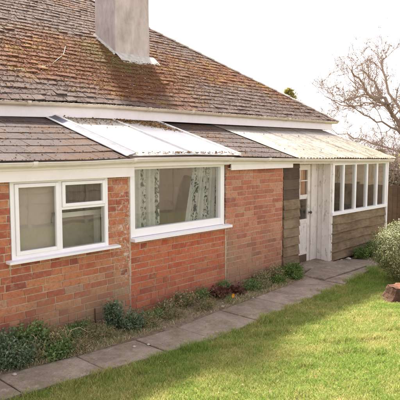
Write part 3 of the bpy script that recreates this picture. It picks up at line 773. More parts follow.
# ---- porch glazing
pw = MB()
for x in (9.15, 9.532, 10.017, 10.513, 10.973, 11.4): pw.box(x-.026, x+.026, -.1, -.03, .965, 1.925)
pw.box(9.124, 11.426, -.102, -.02, 1.86, 1.95)
pw.box(9.09, 11.46, -.125, -.02, .905, .968)
pg = pw.build('window', M['frame'], HOUSE, bevel=.003); pg['label'] = 'row of five porch panes between white posts'
m = MB()
for a, b in zip((9.15, 9.532, 10.017, 10.513, 10.973), (9.532, 10.017, 10.513, 10.973, 11.4)): m.box(a+.026, b-.026, -.07, -.066, .967, 1.862)
m.build('pane', M['glass'], pg)
m = MB(); m.box(11.43, 11.48, -.115, -.05, .02, 1.93); m.build('corner_post', M['frame'], HOUSE, bevel=.003)
m = MB()
for k in range(13):
    z = .02+k*.165; m.box(11.44, 11.475, -.03, 1.68, z, z+.17, .004)
m.build('weatherboards', M['board'], HOUSE)
m = MB(); m.box(11.405, 11.439, .0, 1.62, .9, 2.0); m.build('porch_end_wall', M['innerdark'], HOUSE)
m = MB(); m.box(9.3, 11.3, 1.3, 1.6, .82, .86); m.box(9.35, 9.4, 1.32, 1.58, .05, .82); m.box(11.2, 11.25, 1.32, 1.58, .05, .82)
tag(m.build('bench', M['board']), 'plain wooden bench along the back wall inside the glazed porch', 'bench')

# ================================================================== GROUND
def gz(x, y): return .02*math.sin(x*.6+1)*math.sin(y*.5)*min(1, max(0, (-1.3-y)))
def sheet(name, x0, x1, y0, y1, z, mat, nx=1, ny=1, zf=None):
    m = MB(); vs = []
    for j in range(ny+1):
        for i in range(nx+1):
            x = x0+(x1-x0)*i/nx; y = y0+(y1-y0)*j/ny; vs.append((x, y, z+(zf(x, y) if zf else 0)))
    m.add(vs, [(j*(nx+1)+i, j*(nx+1)+i+1, (j+1)*(nx+1)+i+1, (j+1)*(nx+1)+i) for j in range(ny) for i in range(nx)])
    return tag(m.build(name, mat), kind='structure')
sheet('ground', -300, 300, -300, 300, -.06, M['lawn'])
sheet('lawn', -6, 24, -14, -1.0, -.012, M['lawn'], 120, 60, gz)
sheet('garden_soil', -6, 16, -1.0, .1, -.02, M['soil'], 180, 24, lambda x, y: .012*math.sin(x*9)*math.sin(y*17)+.01*math.sin(x*23+y*11)+(.05 if y > -.6 and x < 7.9 else 0)*min(1, max(0, (y+.62)*6)))

# path: slabs
def pathedge(x): return (float(np.interp(x, [0, 2.1, 3.3, 4.2, 5.1, 6.4, 7.7], [-.95, -.98, -1.17, -1.28, -1.27, -1.19, -1.14])),
                         float(np.interp(x, [0, 2.3, 3.3, 4.4, 5.4, 6.5, 7.7], [-.45, -.5, -.66, -.72, -.62, -.56, -.5])))
m = MB(); x = -4.0
def slab(pts, z=.012, th=.06, r=None):
    n = len(pts); dz = random.uniform(-.004, .006)
    top = [(px, py, z+dz+random.uniform(-.004, .004)) for px, py in pts]; bot = [(px, py, z-th) for px, py in pts]
    ci = (sum(p[0] for p in pts)/n, sum(p[1] for p in pts)/n)
    top2 = [(a+(ci[0]-a)*.02, b+(ci[1]-b)*.03, c+.006) for a, b, c in top]
    m.add(bot+top+top2, [tuple(range(2*n, 3*n))]+[(i, (i+1) % n, n+(i+1) % n, n+i) for i in range(n)]+[(n+i, n+(i+1) % n, 2*n+(i+1) % n, 2*n+i) for i in range(n)], r)
ends = [-4, -3.1, -2.2, -1.3, -.4, .5, 1.35, 2.25, 3.05, 3.79, 4.41, 5.3, 6.1, 6.95, 7.72]
for a, b in zip(ends[:-1], ends[1:]):
    k = random.uniform(-.03, .03); g = .008
    a0, a1 = pathedge(a); b0, b1 = pathedge(b)
    slab([(a+g, a0+random.uniform(-.015, .015)), ((a+b)/2, (a0+b0)/2+random.uniform(-.02, .01)), (b-g+k*.3, b0+random.uniform(-.015, .015)), (b-g, b1), (a+g, a1)])
# paved yard in front of the door
slab([(7.735, -1.14), (8.35, -1.05), (8.42, -.79), (7.735, -.775)]); slab([(8.365, -1.04), (9.0, -.95), (9.15, -.79), (8.435, -.79)])
slab([(9.02, -.94), (9.55, -.86), (9.75, -.66), (9.17, -.78)])
slab([(7.735, -.76), (8.25, -.775), (8.25, -.2), (7.735, -.35)], .03); slab([(8.265, -.775), (9.2, -.775), (9.05, .16), (8.265, .16)], .03)
slab([(7.9, -.19), (8.25, -.19), (8.25, -.06), (7.95, -.06)], .03)
slab([(8.2, .0), (9.03, .0), (9.03, .19), (8.2, .19)], .045)
slab([(9.215, -.775), (9.75, -.65), (9.6, -.3), (9.1, -.26)], .014); slab([(9.1, -.25), (9.5, -.29), (9.35, -.12), (9.1, -.11)], .014)
path = tag(m.build('path', M['slab']), kind='structure')

# ---- lawn grass: real blades
def lawn_edge(x):
    return np.interp(x, [-6, 2.1, 3.3, 4.2, 5.1, 6.4, 7.7, 8.4, 9.0, 9.6, 9.9, 10.5, 24], [-.97, -1.0, -1.19, -1.3, -1.29, -1.21, -1.16, -1.07, -.97, -.88, -.7, -.35, -.35])
def blades(n, x0, x1, y0, y1, hmin, hmax, wid, name, mat, edge=True, dens=None):
    x = rng.uniform(x0, x1, n); y = rng.uniform(y0, y1, n)
    if edge:
        e = lawn_edge(x)+.055+.035*np.sin(x*7+1)+.03*np.sin(x*17)+.025*np.sin(x*41+1)+rng.normal(0, .028, n); k = y < e; x, y = x[k], y[k]
    n = len(x)
    patch = .5+.5*np.sin(x*2.3+np.sin(y*3.1)*1.3)*np.sin(y*2.7+np.sin(x*1.9))
    fine = .5+.5*np.sin(x*13+np.sin(y*17)*1.5)*np.sin(y*15+np.sin(x*11)*1.2)
    tuft = np.clip(np.sin(x*5.3+np.sin(y*7.1+x)*1.8)*np.sin(y*6.1+np.sin(x*4.7)*1.6)-.35, 0, 1)
    h = rng.uniform(hmin, hmax, n)*(.45+.3*patch+.45*fine+1.3*tuft)
    # longer uncut fringe along the paving
    if edge:
        d = lawn_edge(x)-y; h *= 1+1.0*np.exp(-(d/.09)**2)*(.4+.6*np.abs(np.sin(x*9)))
    a = rng.uniform(0, 2*PI, n); lean_ = rng.uniform(.1, .95, n)*h; la = rng.uniform(0, 2*PI, n)
    w = wid*rng.uniform(.6, 1.3, n)
    z = np.array([gz(p, q) for p, q in zip(x, y)])-.014
    dx, dy = np.cos(a)*w, np.sin(a)*w; lx, ly = np.cos(la)*lean_, np.sin(la)*lean_
    V = np.empty((n, 5, 3))
    V[:, 0] = np.stack([x-dx, y-dy, z], 1); V[:, 1] = np.stack([x+dx, y+dy, z], 1)
    V[:, 2] = np.stack([x+dx*.8+lx*.35, y+dy*.8+ly*.35, z+h*.6], 1); V[:, 3] = np.stack([x-dx*.8+lx*.35, y-dy*.8+ly*.35, z+h*.6], 1)
    V[:, 4] = np.stack([x+lx, y+ly, z+h*.95], 1)
    return V.reshape(-1, 3), rng.uniform(0, 1, n)
sets = [blades(330000, 1.8, 8.2, -4.6, -.9, .02, .055, .0023, 'g', None), blades(90000, 8.2, 12.5, -5, -.3, .025, .06, .003, 'g', None),
        blades(40000, -3, 1.8, -5, -.9, .025, .06, .004, 'g', None), blades(60000, 1, 13, -8, -4.6, .03, .06, .004, 'g', None)]
V = np.concatenate([s[0] for s in sets]); A = np.concatenate([s[1] for s in sets])
tag(npmesh('lawn_grass', V, 5, [(0, 1, 2, 3), (3, 2, 4)], A, M['grass']), 'short patchy lawn grass, green with straw yellow tips', 'grass', kind='stuff')
# ragged dead grass and stems in the bed
n = 42000; x = rng.uniform(-1, 7.75, n); y = rng.uniform(-.66, -.02, n)
dens = .35+.65*(np.sin(x*2.1+.6) > -.2); k = rng.uniform(0, 1, n) < dens; x, y = x[k], y[k]; n = len(x)
y = np.minimum(y, .0); ok = y > np.interp(x, [0, 2.3, 3.3, 4.4, 5.4, 6.5, 7.7], [-.47, -.52, -.68, -.74, -.64, -.58, -.45]); x, y = x[ok], y[ok]; n = len(x)
h = rng.uniform(.006, .075, n)*(.35+.65*np.abs(np.sin(x*3)*np.sin(x*7.3+y*9))); a = rng.uniform(0, 2*PI, n); la = rng.uniform(0, 2*PI, n); ln = rng.uniform(.012, .06, n); w = .0017*rng.uniform(.6, 1.5, n)
V = np.empty((n, 5, 3)); dx, dy = np.cos(a)*w, np.sin(a)*w; lx, ly = np.cos(la)*ln, np.sin(la)*ln; z = .03+0*x
ly = np.where(y+ly > -.01, -np.abs(ly), ly)
V[:, 0] = np.stack([x-dx, y-dy, z], 1); V[:, 1] = np.stack([x+dx, y+dy, z], 1); V[:, 2] = np.stack([x+dx+lx*.5, y+dy+ly*.5, z+h*.7], 1); V[:, 3] = np.stack([x-dx+lx*.5, y-dy+ly*.5, z+h*.7], 1); V[:, 4] = np.stack([x+lx, y+ly, z+h*.9], 1)
tag(npmesh('dead_grass', V.reshape(-1, 3), 5, [(0, 1, 2, 3), (3, 2, 4)], rng.uniform(0, 1, n), M['straw']), 'dry straw coloured dead grass in the bed along the brick wall', 'dead grass', kind='stuff')

# ---- plants
def leafquads(C, N, size, aspect=2.0, fold=.2):
    n = len(C); r = rng.normal(size=(n, 3)); N = N/np.linalg.norm(N, axis=1, keepdims=True)
    u = np.cross(N, r); u /= np.linalg.norm(u, axis=1, keepdims=True)+1e-9; w = np.cross(N, u)
    s = np.asarray(size).reshape(-1, 1)
    V = np.empty((n, 4, 3)); V[:, 0] = C; V[:, 1] = C+u*s*.5+w*s/aspect*.5+N*s*fold*.3; V[:, 2] = C+u*s; V[:, 3] = C+u*s*.5-w*s/aspect*.5+N*s*fold*.3
    return V
def plant(name, x, y, rx, ry, h, mat, nleaf, size, label, cat='plant', group=None, stems=14, aspect=2.0, stemmat='straw', rosette=False, z0=.03):
    h *= 1.15; nleaf = int(nleaf*1.5); stems = int(stems*1.2)
    e = empty(name, (x, y, 0), label, cat, group)
    m = MB(); tips = []
    for i in range(stems):
        a = random.uniform(0, 2*PI); q = random.uniform(.1, 1)**.6
        tip = np.array([x+rx*q*math.cos(a), min(y+ry*q*math.sin(a), -.015 if y > -1 and y < .3 else 9), z0+h*random.uniform(.45, 1)*(1-.35*q*q)])
        base = np.array([x+rx*.3*q*math.cos(a), y+ry*.3*q*math.sin(a), z0-.03]); mid = (base+tip)/2+np.array([random.gauss(0, .02), random.gauss(0, .02), .02])
        m.tube([base, mid, tip], [.004, .003, .0015], 4); tips.append((base, mid, tip))
    m.build('stem', M[stemmat], e)
    C = np.empty((nleaf, 3)); N = rng.normal(size=(nleaf, 3)); N[:, 2] = np.abs(N[:, 2])+.3
    for i in range(nleaf):
        b, md, tp = random.choice(tips); t_ = random.uniform(.25, 1.05)
        p = b*(1-t_)**2+2*md*t_*(1-t_)+tp*t_*t_
        C[i] = p+rng.normal(0, .016+.12*size, 3)*(1.3 if not rosette else .8)
    C[:, 2] = np.maximum(C[:, 2], .02)
    if -1 < y < .3: C[:, 1] = np.minimum(C[:, 1], -.02)
    V = leafquads(C, N, rng.uniform(.6, 1.25, nleaf)*size, aspect)
    if -1 < y < .3: V[:, :, 1] = np.minimum(V[:, :, 1], -.008)
    npmesh('foliage', V.reshape(-1, 3), 4, [(0, 1, 2, 3)], rng.uniform(0, 1, nleaf), M[mat], e)
    return e
G = 'plants in the bed along the wall'
plant('shrub', 2.38, -.26, .3, .2, .3, 'leafblue', 2600, .036, 'dark blue-green bushy plant at the far left of the bed', 'shrub', G, 60)
plant('shrub', 2.78, -.2, .2, .16, .31, 'leafg', 1500, .042, 'leafy mid-green plant growing between the leftmost shrub and the tangle of dead stems', 'shrub', G, 40)
plant('shrub', 2.98, -.33, .2, .14, .24, 'leafmix', 900, .03, 'half-dead tangle of brown stems with few green leaves under the small window', 'shrub', G, 60)
plant('weed_clump', 3.22, -.28, .15, .13, .17, 'leafg', 700, .028, 'low green weed clump between the dead tangle and the grassy part of the bed', 'weed', G, 24)
plant('grass_tuft', 3.5, -.35, .22, .18, .13, 'leafmix', 1200, .05, 'wide tuft of dry and green grass below the right end of the small window sill', 'grass tuft', G, 50, 8)
plant('shrub', 3.86, -.22, .13, .12, .33, 'leafblue', 1300, .04, 'upright dark green plant in front of the straight joint in the brickwork', 'shrub', G, 26)
plant('shrub', 3.98, -.42, .16, .12, .2, 'leafblue', 900, .036, 'spreading grey-green plant just in front of the upright dark green one', 'shrub', G, 30)
plant('weed_clump', 4.38, -.32, .15, .14, .13, 'leafg', 600, .026, 'low green weed at the left end of the bright red brickwork', 'weed', G, 20)
plant('grass_tuft', 4.62, -.42, .2, .12, .1, 'leafmix', 800, .05, 'flattened brown grass tuft at the path edge below the wide window', 'grass tuft', G, 40, 8)
plant('shrub', 5.08, -.2, .2, .14, .2, 'leafmix', 1300, .03, 'dull green mound of foliage below the middle of the wide window', 'shrub', G, 40)
plant('shrub', 5.42, -.18, .13, .1, .19, 'leafg', 900, .026, 'small green shrub against the red brick below the right part of the wide window', 'shrub', G, 24)
plant('heuchera', 5.72, -.22, .14, .1, .13, 'leafred', 420, .05, 'dark red leaved plant left of the orange flower', 'plant', G, 20, 1.3)
plant('heuchera', 6.0, -.32, .12, .1, .12, 'leafred', 320, .05, 'dark red leaved plant right of the orange flower', 'plant', G, 18, 1.3)
plant('weed_clump', 6.02, -.1, .14, .08, .17, 'leafg', 700, .03, 'green clump against the foot of the pinkish brick wall behind the red leaves', 'weed', G, 24)
plant('weed_clump', 6.4, -.3, .18, .12, .14, 'leafg', 900, .03, 'green weed clump just right of the second red leaved plant', 'weed', G, 30)
plant('shrub', 6.8, -.16, .22, .12, .17, 'leafmix', 1300, .03, 'brownish green foliage below the middle of the pinkish brick wall', 'shrub', G, 40)
plant('shrub', 7.2, -.15, .18, .12, .22, 'leafmix', 1100, .028, 'brown and green bush at the right corner of the brick wall', 'shrub', G, 34)
plant('weed_clump', 7.02, -.36, .16, .1, .12, 'leafweed', 700, .028, 'fresh green weed at the path edge in front of the brick corner', 'weed', G, 24)
plant('weed_clump', 7.62, -.2, .24, .14, .2, 'leafweed', 1800, .034, 'bright green weed patch at the foot of the weatherboards left of the door', 'weed', G, 44)
plant('weed_clump', 7.45, -.42, .14, .08, .1, 'leafweed', 600, .028, 'small bright green weed between the paving corner and the weatherboard weeds', 'weed', G, 20)
plant('grass_tuft', 2.62, -.42, .22, .12, .15, 'leafmix', 1200, .05, 'rough tuft of dry grass in front of the leftmost shrubs at the path edge', 'grass tuft', G, 60, 8)
plant('shrub', 2.5, -.42, .24, .14, .2, 'leafblue', 1700, .036, 'spreading dark leafy plant at the path edge in front of the leftmost shrub', 'shrub', G, 44)
plant('shrub', 2.92, -.5, .2, .1, .13, 'leafg', 1100, .034, 'low leafy green plant at the path edge in front of the half-dead tangle', 'shrub', G, 34)
plant('shrub', 2.2, -.1, .2, .1, .36, 'leafg', 1300, .03, 'green plant against the wall behind the leftmost dark shrub', 'shrub', G, 30)
plant('grass_tuft', 3.15, -.5, .22, .1, .1, 'leafmix', 1000, .05, 'low straw tuft by the path in front of the half-dead tangle', 'grass tuft', G, 50, 8)
plant('weed_clump', 3.42, -.12, .18, .1, .16, 'leafg', 900, .028, 'green weeds close to the wall right of the half-dead tangle', 'weed', G, 26)
plant('grass_tuft', 4.2, -.45, .2, .12, .1, 'leafmix', 900, .05, 'straggly tuft of grass right of the spreading grey-green plant', 'grass tuft', G, 40, 8)
plant('weed_clump', 4.72, -.2, .2, .12, .15, 'leafmix', 1000, .03, 'brownish green weeds at the wall left of the dull green mound', 'weed', G, 30)
plant('grass_tuft', 5.2, -.44, .2, .1, .1, 'leafmix', 900, .045, 'straw tuft at the path edge in front of the dull green mound', 'grass tuft', G, 40, 8)
plant('weed_clump', 6.62, -.38, .18, .08, .1, 'leafmix', 800, .028, 'low brown weeds at the path edge below the pinkish brick wall', 'weed', G, 26)
G2 = 'weeds at the foot of the porch'
plant('weed_clump', 9.95, -.3, .2, .14, .17, 'leafweed', 1500, .036, 'leafy green weed at the left of the porch wall foot', 'weed', G2, 40)
plant('weed_clump', 10.4, -.34, .3, .16, .22, 'leafweed', 2200, .036, 'larger green weed patch beneath the porch wall vent', 'weed', G2, 50)
# orange flower
e = empty('flower', (5.7, -.5, 0), 'single small orange flower beside the dark red leaves', 'flower')
m = MB(); m.tube([(5.7, -.5, 0), (5.702, -.505, .07), (5.7, -.51, .11)], .003, 5); m.build('stem', M['leafg'], e)
m = MB()
for k in range(7):
    a = k*2*PI/7; c = np.array([5.7, -.512, .115]); u = np.array([math.cos(a), -.25, math.sin(a)]); w = np.array([-math.sin(a), 0, math.cos(a)])
    m.add([c, c+u*.02+w*.012, c+u*.036, c+u*.02-w*.012], [(0, 1, 2, 3)])
m.build('petal', M['petal'], e)
plant('weed_clump', 5.68, -.47, .06, .05, .06, 'leafg', 140, .022, 'tiny leafy plant at the foot of the orange flower', 'weed', G, 8)
# arching dead stalks that belong to the half-dead plant
dead = [o for o in bpy.data.objects if o.get('label', '').startswith('half-dead tangle')][0]
m = MB()
for i in range(34):
    a = random.uniform(0, 2*PI); L_ = random.uniform(.12, .34); x0, y0 = 2.95+random.gauss(0, .07), -.3+random.gauss(0, .05); x1 = x0+L_*math.cos(a); y1 = min(-.03, y0+.6*L_*math.sin(a))
    m.tube([(x0, y0, .02), ((x0*2+x1)/3, (y0*2+y1)/3, .12+random.uniform(0, .12)), ((x0+x1*2)/3, (y0+y1*2)/3, .16+random.uniform(-.04, .1)), (x1, y1, random.uniform(.05, .2))], [.0045, .004, .003, .0018], 4)
m.build('dead_stalks', M['straw'], dead)
# bare stick against wall
m = MB(); m.tube([(3.72, -.06, .0), (3.715, -.03, .12), (3.72, -.02, .26)], [.009, .008, .006], 6); tag(m.build('stake', M['stumpbark']), 'thin dark stick leaning on the brick wall beside the upright dark green plant', 'stick')

# stones
def stone(x, y, r, label, z=.02):
    m = MB(); vs = []; prof = [(.5, 0), (1, .3), (.8, .7), (.3, .95)]
    m.lathe((x, y, z), [(a*r, b*r) for a, b in prof], 9, jit=.25); tag(m.build('stone', M['stone'], smooth=False), label, 'stone', 'pale stones in the bed and on the path')
stone(2.38, -.6, .022, 'small white stone lying on the path below the leftmost shrub', .02)
stone(3.63, -.86, .02, 'white stone chip on the path below the upright dark green plant', .02)
stone(3.78, -.92, .018, 'tiny pale stone chip at the joint of two path slabs', .02)
stone(5.42, -.56, .024, 'pale pebble in the bed just left of the orange flower')
stone(5.55, -.45, .02, 'small round pebble beside the red leaves left of the flower')
stone(9.6, -.2, .05, 'larger stone on the soil left of the porch weeds', 0)
stone(9.4, -.16, .035, 'smaller stone beside the porch door post', 0)
stone(6.05, -.6, .02, 'pale pebble at the path edge right of the flower')

# fallen leaves scattered on lawn and path
n = 420; C = np.stack([rng.uniform(1.8, 9.5, n), rng.uniform(-3.2, -.1, n), np.full(n, .03)], 1); N = rng.normal(0, .35, (n, 3)); N[:, 2] = 1
V = leafquads(C, N, rng.uniform(.012, .032, n), 1.7)
tag(npmesh('fallen_leaves', V.reshape(-1, 3), 4, [(0, 1, 2, 3)], rng.uniform(0, 1, n), M['litter']), 'small brown fallen leaves scattered over path and lawn', 'leaves', kind='stuff')

# ---- variegated bush
def ball_bush(x, y, r, h, mat, n, size, label):
    e = empty('shrub', (x, y, 0), label, 'shrub')
    m = MB()
    for i in range(60):
        a = random.uniform(0, 2*PI); el = random.uniform(.1, 1.5); q = random.uniform(.6, .9)
        tip = (x+r*q*math.cos(a)*math.cos(el), y+r*q*math.sin(a)*math.cos(el), h*.45+h*.5*q*math.sin(el))
        m.tube([(x+random.gauss(0, .04), y+random.gauss(0, .04), 0), (x+(tip[0]-x)*.4, y+(tip[1]-y)*.4, h*.35), tip], [.012, .008, .003], 5)
    m.build('stem', M['twig'], e)
    d = rng.normal(size=(n, 3)); d /= np.linalg.norm(d, axis=1, keepdims=True)
    lump = 1+.09*np.sin(d[:, 0]*7+1)*np.sin(d[:, 1]*6)+.07*np.sin(d[:, 2]*9+d[:, 0]*5)+.05*np.sin(d[:, 1]*15+d[:, 2]*13)
    rr = rng.uniform(.35, 1.0, n)**.4*lump*rng.normal(1, .035, n)
    C = np.stack([x+d[:, 0]*r*rr, y+d[:, 1]*r*rr, h*.5+d[:, 2]*h*.5*rr], 1); C[:, 2] = np.maximum(C[:, 2], .015)
    N = d+rng.normal(0, .55, (n, 3))
    V = leafquads(C, N, rng.uniform(.6, 1.3, n)*size, 1.7)
    Cs = []; Ns = []
    for k in range(70):
        a = random.uniform(0, 2*PI); el = random.uniform(-.1, 1.5); u = np.array([math.cos(a)*math.cos(el), math.sin(a)*math.cos(el), math.sin(el)])
        for q in np.linspace(.92, random.uniform(1.06, 1.2), 9):
            Cs.append(np.array([x, y, h*.5])+u*np.array([r, r, h*.5])*q+rng.normal(0, .008, 3)); Ns.append(rng.normal(size=3))
    V = np.concatenate([V, leafquads(np.array(Cs), np.array(Ns), rng.uniform(.5, 1.1, len(Cs))*size, 1.7)])
    npmesh('foliage', V.reshape(-1, 3), 4, [(0, 1, 2, 3)], rng.uniform(0, 1, len(V))**1.1, M[mat], e)
ball_bush(8.72, -1.7, .52, .98, 'varieg', 22000, .027, 'rounded cream and green variegated bush on the lawn by the paving')

# ---- stump
e = empty('tree_stump', (7.62, -2.2, 0), 'low dark stump with a reddish brown sawn top in front of the variegated bush', 'tree stump')
m = MB(); vs = []; K = 26; prof = [(1.45, -.02), (1.2, .03), (1.04, .09), (1.0, .15), (.92, .19)]
rad = [.27*(1+.12*math.sin(3*a+1)+.06*math.sin(7*a)) for a in np.linspace(0, 2*PI, K, endpoint=False)]
for r, z in prof:
    for k in range(K):
        a = 2*PI*k/K; rr = rad[k]*r*(1+random.uniform(-.03, .03)); vs.append((7.62+rr*math.cos(a), -2.2+rr*math.sin(a), z+random.uniform(-.004, .004)))
m.add(vs, [(i*K+k, i*K+(k+1) % K, (i+1)*K+(k+1) % K, (i+1)*K+k) for i in range(len(prof)-1) for k in range(K)]); m.build('stump_side', M['stumpbark'], e)
m = MB(); vs = [(7.62, -2.2, .215)]+[(7.62+rad[k]*.93*math.cos(2*PI*k/K), -2.2+rad[k]*.93*math.sin(2*PI*k/K), .192+random.uniform(-.012, .012)) for k in range(K)]
m.add(vs, [(0, 1+k, 1+(k+1) % K) for k in range(K)]); m.build('cut_top', M['stumptop'], e)

# ---- wire / twig on main roof
def onroof(x, y, up=.035): return (x, y, mainz(y)+up)
ctl = [(3.9, 2.12), (4.2, 2.18), (4.55, 2.33), (4.9, 2.57), (5.2, 2.84), (5.42, 3.12)]; pth = []
for i in range(5):
    p0, p1, p2, p3 = [np.array(ctl[min(5, max(0, i+k))]) for k in (-1, 0, 1, 2)]
    for t_ in np.linspace(0, 1, 6)[:-1]:
        q = .5*(2*p1+(p2-p0)*t_+(2*p0-5*p1+4*p2-p3)*t_**2+(3*p1-p0-3*p2+p3)*t_**3); pth.append(onroof(q[0], q[1], .045+.008*math.sin(len(pth)*.9)))
m = MB(); m.tube(pth, .0065, 6)
tag(m.build('cable', M['wire']), 'thin pale cable lying in a curve over the mossy roof tiles', 'cable')

# ---- litter on the plastic panel
nn = 2200; V = []; pts = []
for i in range(nn):
    t_ = random.random()
    if t_ < .72:
        cl = random.choice((5.3, 5.45, 5.7, 5.82, 5.95, 6.05)); u = min(6.13, max(4.9, random.gauss(cl, .07))); y = 1.6-abs(random.gauss(0, .1))-max(0, (cl-5.3)*.75)*random.random()
    elif t_ < .9: u = random.uniform(4.3, 5.2); y = 1.6-abs(random.gauss(0, .05))-random.choice((0, 0, .35, .5))*random.random()
    else: u = random.uniform(4.3, 6.1); y = random.uniform(-.22, -.19)
    if y > 1.63: y = 1.6
    pts.append(lean(u, y, .034+random.uniform(0, .008)))
C = np.array(pts); N = rng.normal(0, .6, (nn, 3)); N[:, 2] = 1
V = leafquads(C, N, rng.uniform(.015, .045, nn), 1.5)
tag(npmesh('leaf_litter', V.reshape(-1, 3), 4, [(0, 1, 2, 3)], rng.uniform(0, 1, nn), M['litter']), 'brown moss and leaf litter lodged at the top of the white plastic roof panel', 'litter', kind='stuff')

# ================================================================== BACKGROUND
def branch_tree(base, guides, trunk_pts, trunk_r, label, name='bare_tree', depth=4, seed=1, twigr=.006, spread=1.0, cat='tree'):
    rs = random.Random(seed); e = empty(name, base, label, cat)
    T = MB(); T.tube(trunk_pts, trunk_r, 10); T.build('trunk', M['bark'], e, smooth=True)
    B = MB()
    def grow(p, d, L, r, lev):
        pts = [np.array(p)]; rad = [r]; n = 5; dd = np.array(d, float); dd /= np.linalg.norm(dd)
        kids = []
        for i in range(n):
            dd = dd+np.array([rs.gauss(0, .19), rs.gauss(0, .19), rs.gauss(.04, .15)]); dd /= np.linalg.norm(dd)
            pts.append(pts[-1]+dd*L/n); rad.append(max(twigr*.6, r*(1-.75*(i+1)/n)))
            if lev < depth and i >= 0: kids.append((pts[-1].copy(), dd.copy(), rad[-1]))
        B.tube(pts, rad, 5 if lev < 2 else 3, rs.random(), cap=False)
        for q, w, rr in kids:
            for _ in range(2 if lev < 2 else 1):
                if rs.random() < .52:
                    v = w+np.array([rs.gauss(0, .75), rs.gauss(0, .75), rs.gauss(.1, .55)])*spread
                    grow(q, v, L*rs.uniform(.4, .72), rr*.72, lev+1)
    for g in guides:
        pts, r0, r1 = g; pts = [np.array(p, float) for p in pts]; n = len(pts)
        # subdivide with wobble
        fine = [pts[0]]
        for a, b in zip(pts[:-1], pts[1:]):
            for t_ in (1/3, 2/3, 1): fine.append(a+(b-a)*t_+np.array([rs.gauss(0, .05) for _ in range(3)])*(1 if t_ < 1 else 0))
        N_ = len(fine); rad = [r0+(r1-r0)*i/(N_-1) for i in range(N_)]
        B.tube(fine, rad, 8, rs.random(), cap=False)
        for i in range(1, N_):
            for _ in range(1 + (rs.random() < .3)):
                w = fine[i]-fine[i-1]; w /= np.linalg.norm(w)
                v = w*.7+np.array([rs.gauss(0, .6), rs.gauss(0, .6), rs.gauss(.1, .5)])
                grow(fine[i], v, rs.uniform(.5, .95)*(1.0 if i > 3 else .6), rad[i]*.55, 1 if depth < 5 else 1)
    B.build('branches', M['twig'], e)
    return e
Rv = np.array([.688, -.725, 0]); Fv = np.array([.725, .688, 0])
T0 = np.array([17.15, 1.78, 0])
def tp(px, py, dpt=0.0): # offsets in metres across the crown of the tree
    return T0+Rv*((px-400)/31.5)+Fv*dpt+np.array([0, 0, 2.15+(150-py)/31.5])
guides = [
 ([tp(402, 140), tp(388, 122), tp(374, 106, -.3), tp(351, 97, -.6), tp(340, 82, -.8), tp(333, 72, -.9)], .075, .018),
 ([tp(374, 106, -.3), tp(368, 88, .2), tp(358, 72, .4), tp(354, 62, .5)], .05, .012),
 ([tp(402, 135), tp(394, 108, .4), tp(382, 84, .6), tp(378, 60, .8), tp(384, 52, .9)], .06, .015),
 ([tp(403, 130), tp(402, 95, -.4), tp(396, 66, -.6), tp(399, 54, -.8)], .06, .015),
 ([tp(404, 135), tp(425, 100, .5), tp(440, 70, .7), tp(450, 62, 1)], .06, .02),
 ([tp(404, 140), tp(430, 125, -.5), tp(460, 100, -.9)], .055, .02),
 ([tp(400, 150), tp(380, 130, -.6), tp(356, 124, -1), tp(334, 112, -1.2), tp(318, 104, -1.3)], .04, .01),
 ([tp(374, 106, -.3), tp(358, 102, .3), tp(340, 104, .7), tp(325, 96, .9), tp(313, 86, 1.0)], .03, .008),
 ([tp(351, 97, -.6), tp(336, 100, -.9), tp(322, 106, -1.1), tp(312, 104, -1.2)], .025, .008),
 ([tp(388, 122), tp(378, 100, .8), tp(366, 92, 1.0), tp(352, 78, 1.2), tp(346, 60, 1.3)], .035, .008),
 ([tp(400, 158), tp(378, 146, .5), tp(352, 138, .9), tp(330, 128, 1.1)], .035, .01),
 ([tp(402, 140), tp(398, 115, 1.2), tp(385, 95, 1.8), tp(372, 84, 2.2)], .045, .012),
]
branch_tree(tuple(T0), guides, [T0+np.array([0, 0, -.1]), T0+np.array([.03, 0, .8]), tp(401, 165), tp(402, 148), tp(402, 134)], [.22, .17, .14, .12, .1],
            'large bare leafless tree with twisted spreading branches behind the porch', seed=5, depth=4, twigr=.0085)
# thicket of bare brown shrubs behind the fence
for i, (bx, by, hh, lab) in enumerate([(17.5, 4.6, 2.2, 'bare brown shrub seen just past the porch roof end'), (18.6, 3.2, 2.5, 'tall bare brown shrub left of the tree trunk'),
                                       (18.8, 1.2, 2.3, 'dense bare brown shrub at the right edge behind the fence'), (19.8, -1.2, 2.3, 'bare brown shrub beyond the right end of the fence'), (16.0, 2.0, 2.0, 'leafy brown shrub close behind the dark fence at the right edge'), (16.6, .7, 2.1, 'outermost brown shrub to the right of the tree trunk'), (20.0, 6.5, 2.3, 'low bare shrub hidden mostly behind the porch roof')]):
    b = np.array([bx, by, 0.]); g = []
    for k in range(9):
        a = random.uniform(0, 2*PI); w = random.uniform(.4, 1.2)
        g.append(([b, b+np.array([w*.4*math.cos(a), w*.4*math.sin(a), hh*.4]), b+np.array([w*math.cos(a), w*math.sin(a), hh*random.uniform(.7, .95)])], .035, .01))
    s_ = branch_tree(tuple(b), g, [b+np.array([0, 0, -.05]), b+np.array([0, 0, .3])], [.12, .1], lab, 'bare_shrub', 3, 20+i, .008, 1.0, 'shrub')
    n = 4200; d = rng.normal(size=(n, 3)); d /= np.linalg.norm(d, axis=1, keepdims=True); rr = rng.uniform(0, 1, n)**.4
    C = np.stack([bx+d[:, 0]*1.3*rr, by+d[:, 1]*1.3*rr, hh*.42+d[:, 2]*hh*.42*rr], 1)
    npmesh('dry_leaves', leafquads(C, rng.normal(size=(n, 3)), rng.uniform(.05, .1, n), 1.5).reshape(-1, 3), 4, [(0, 1, 2, 3)], rng.uniform(0, 1, n), M['hedge'], s_)
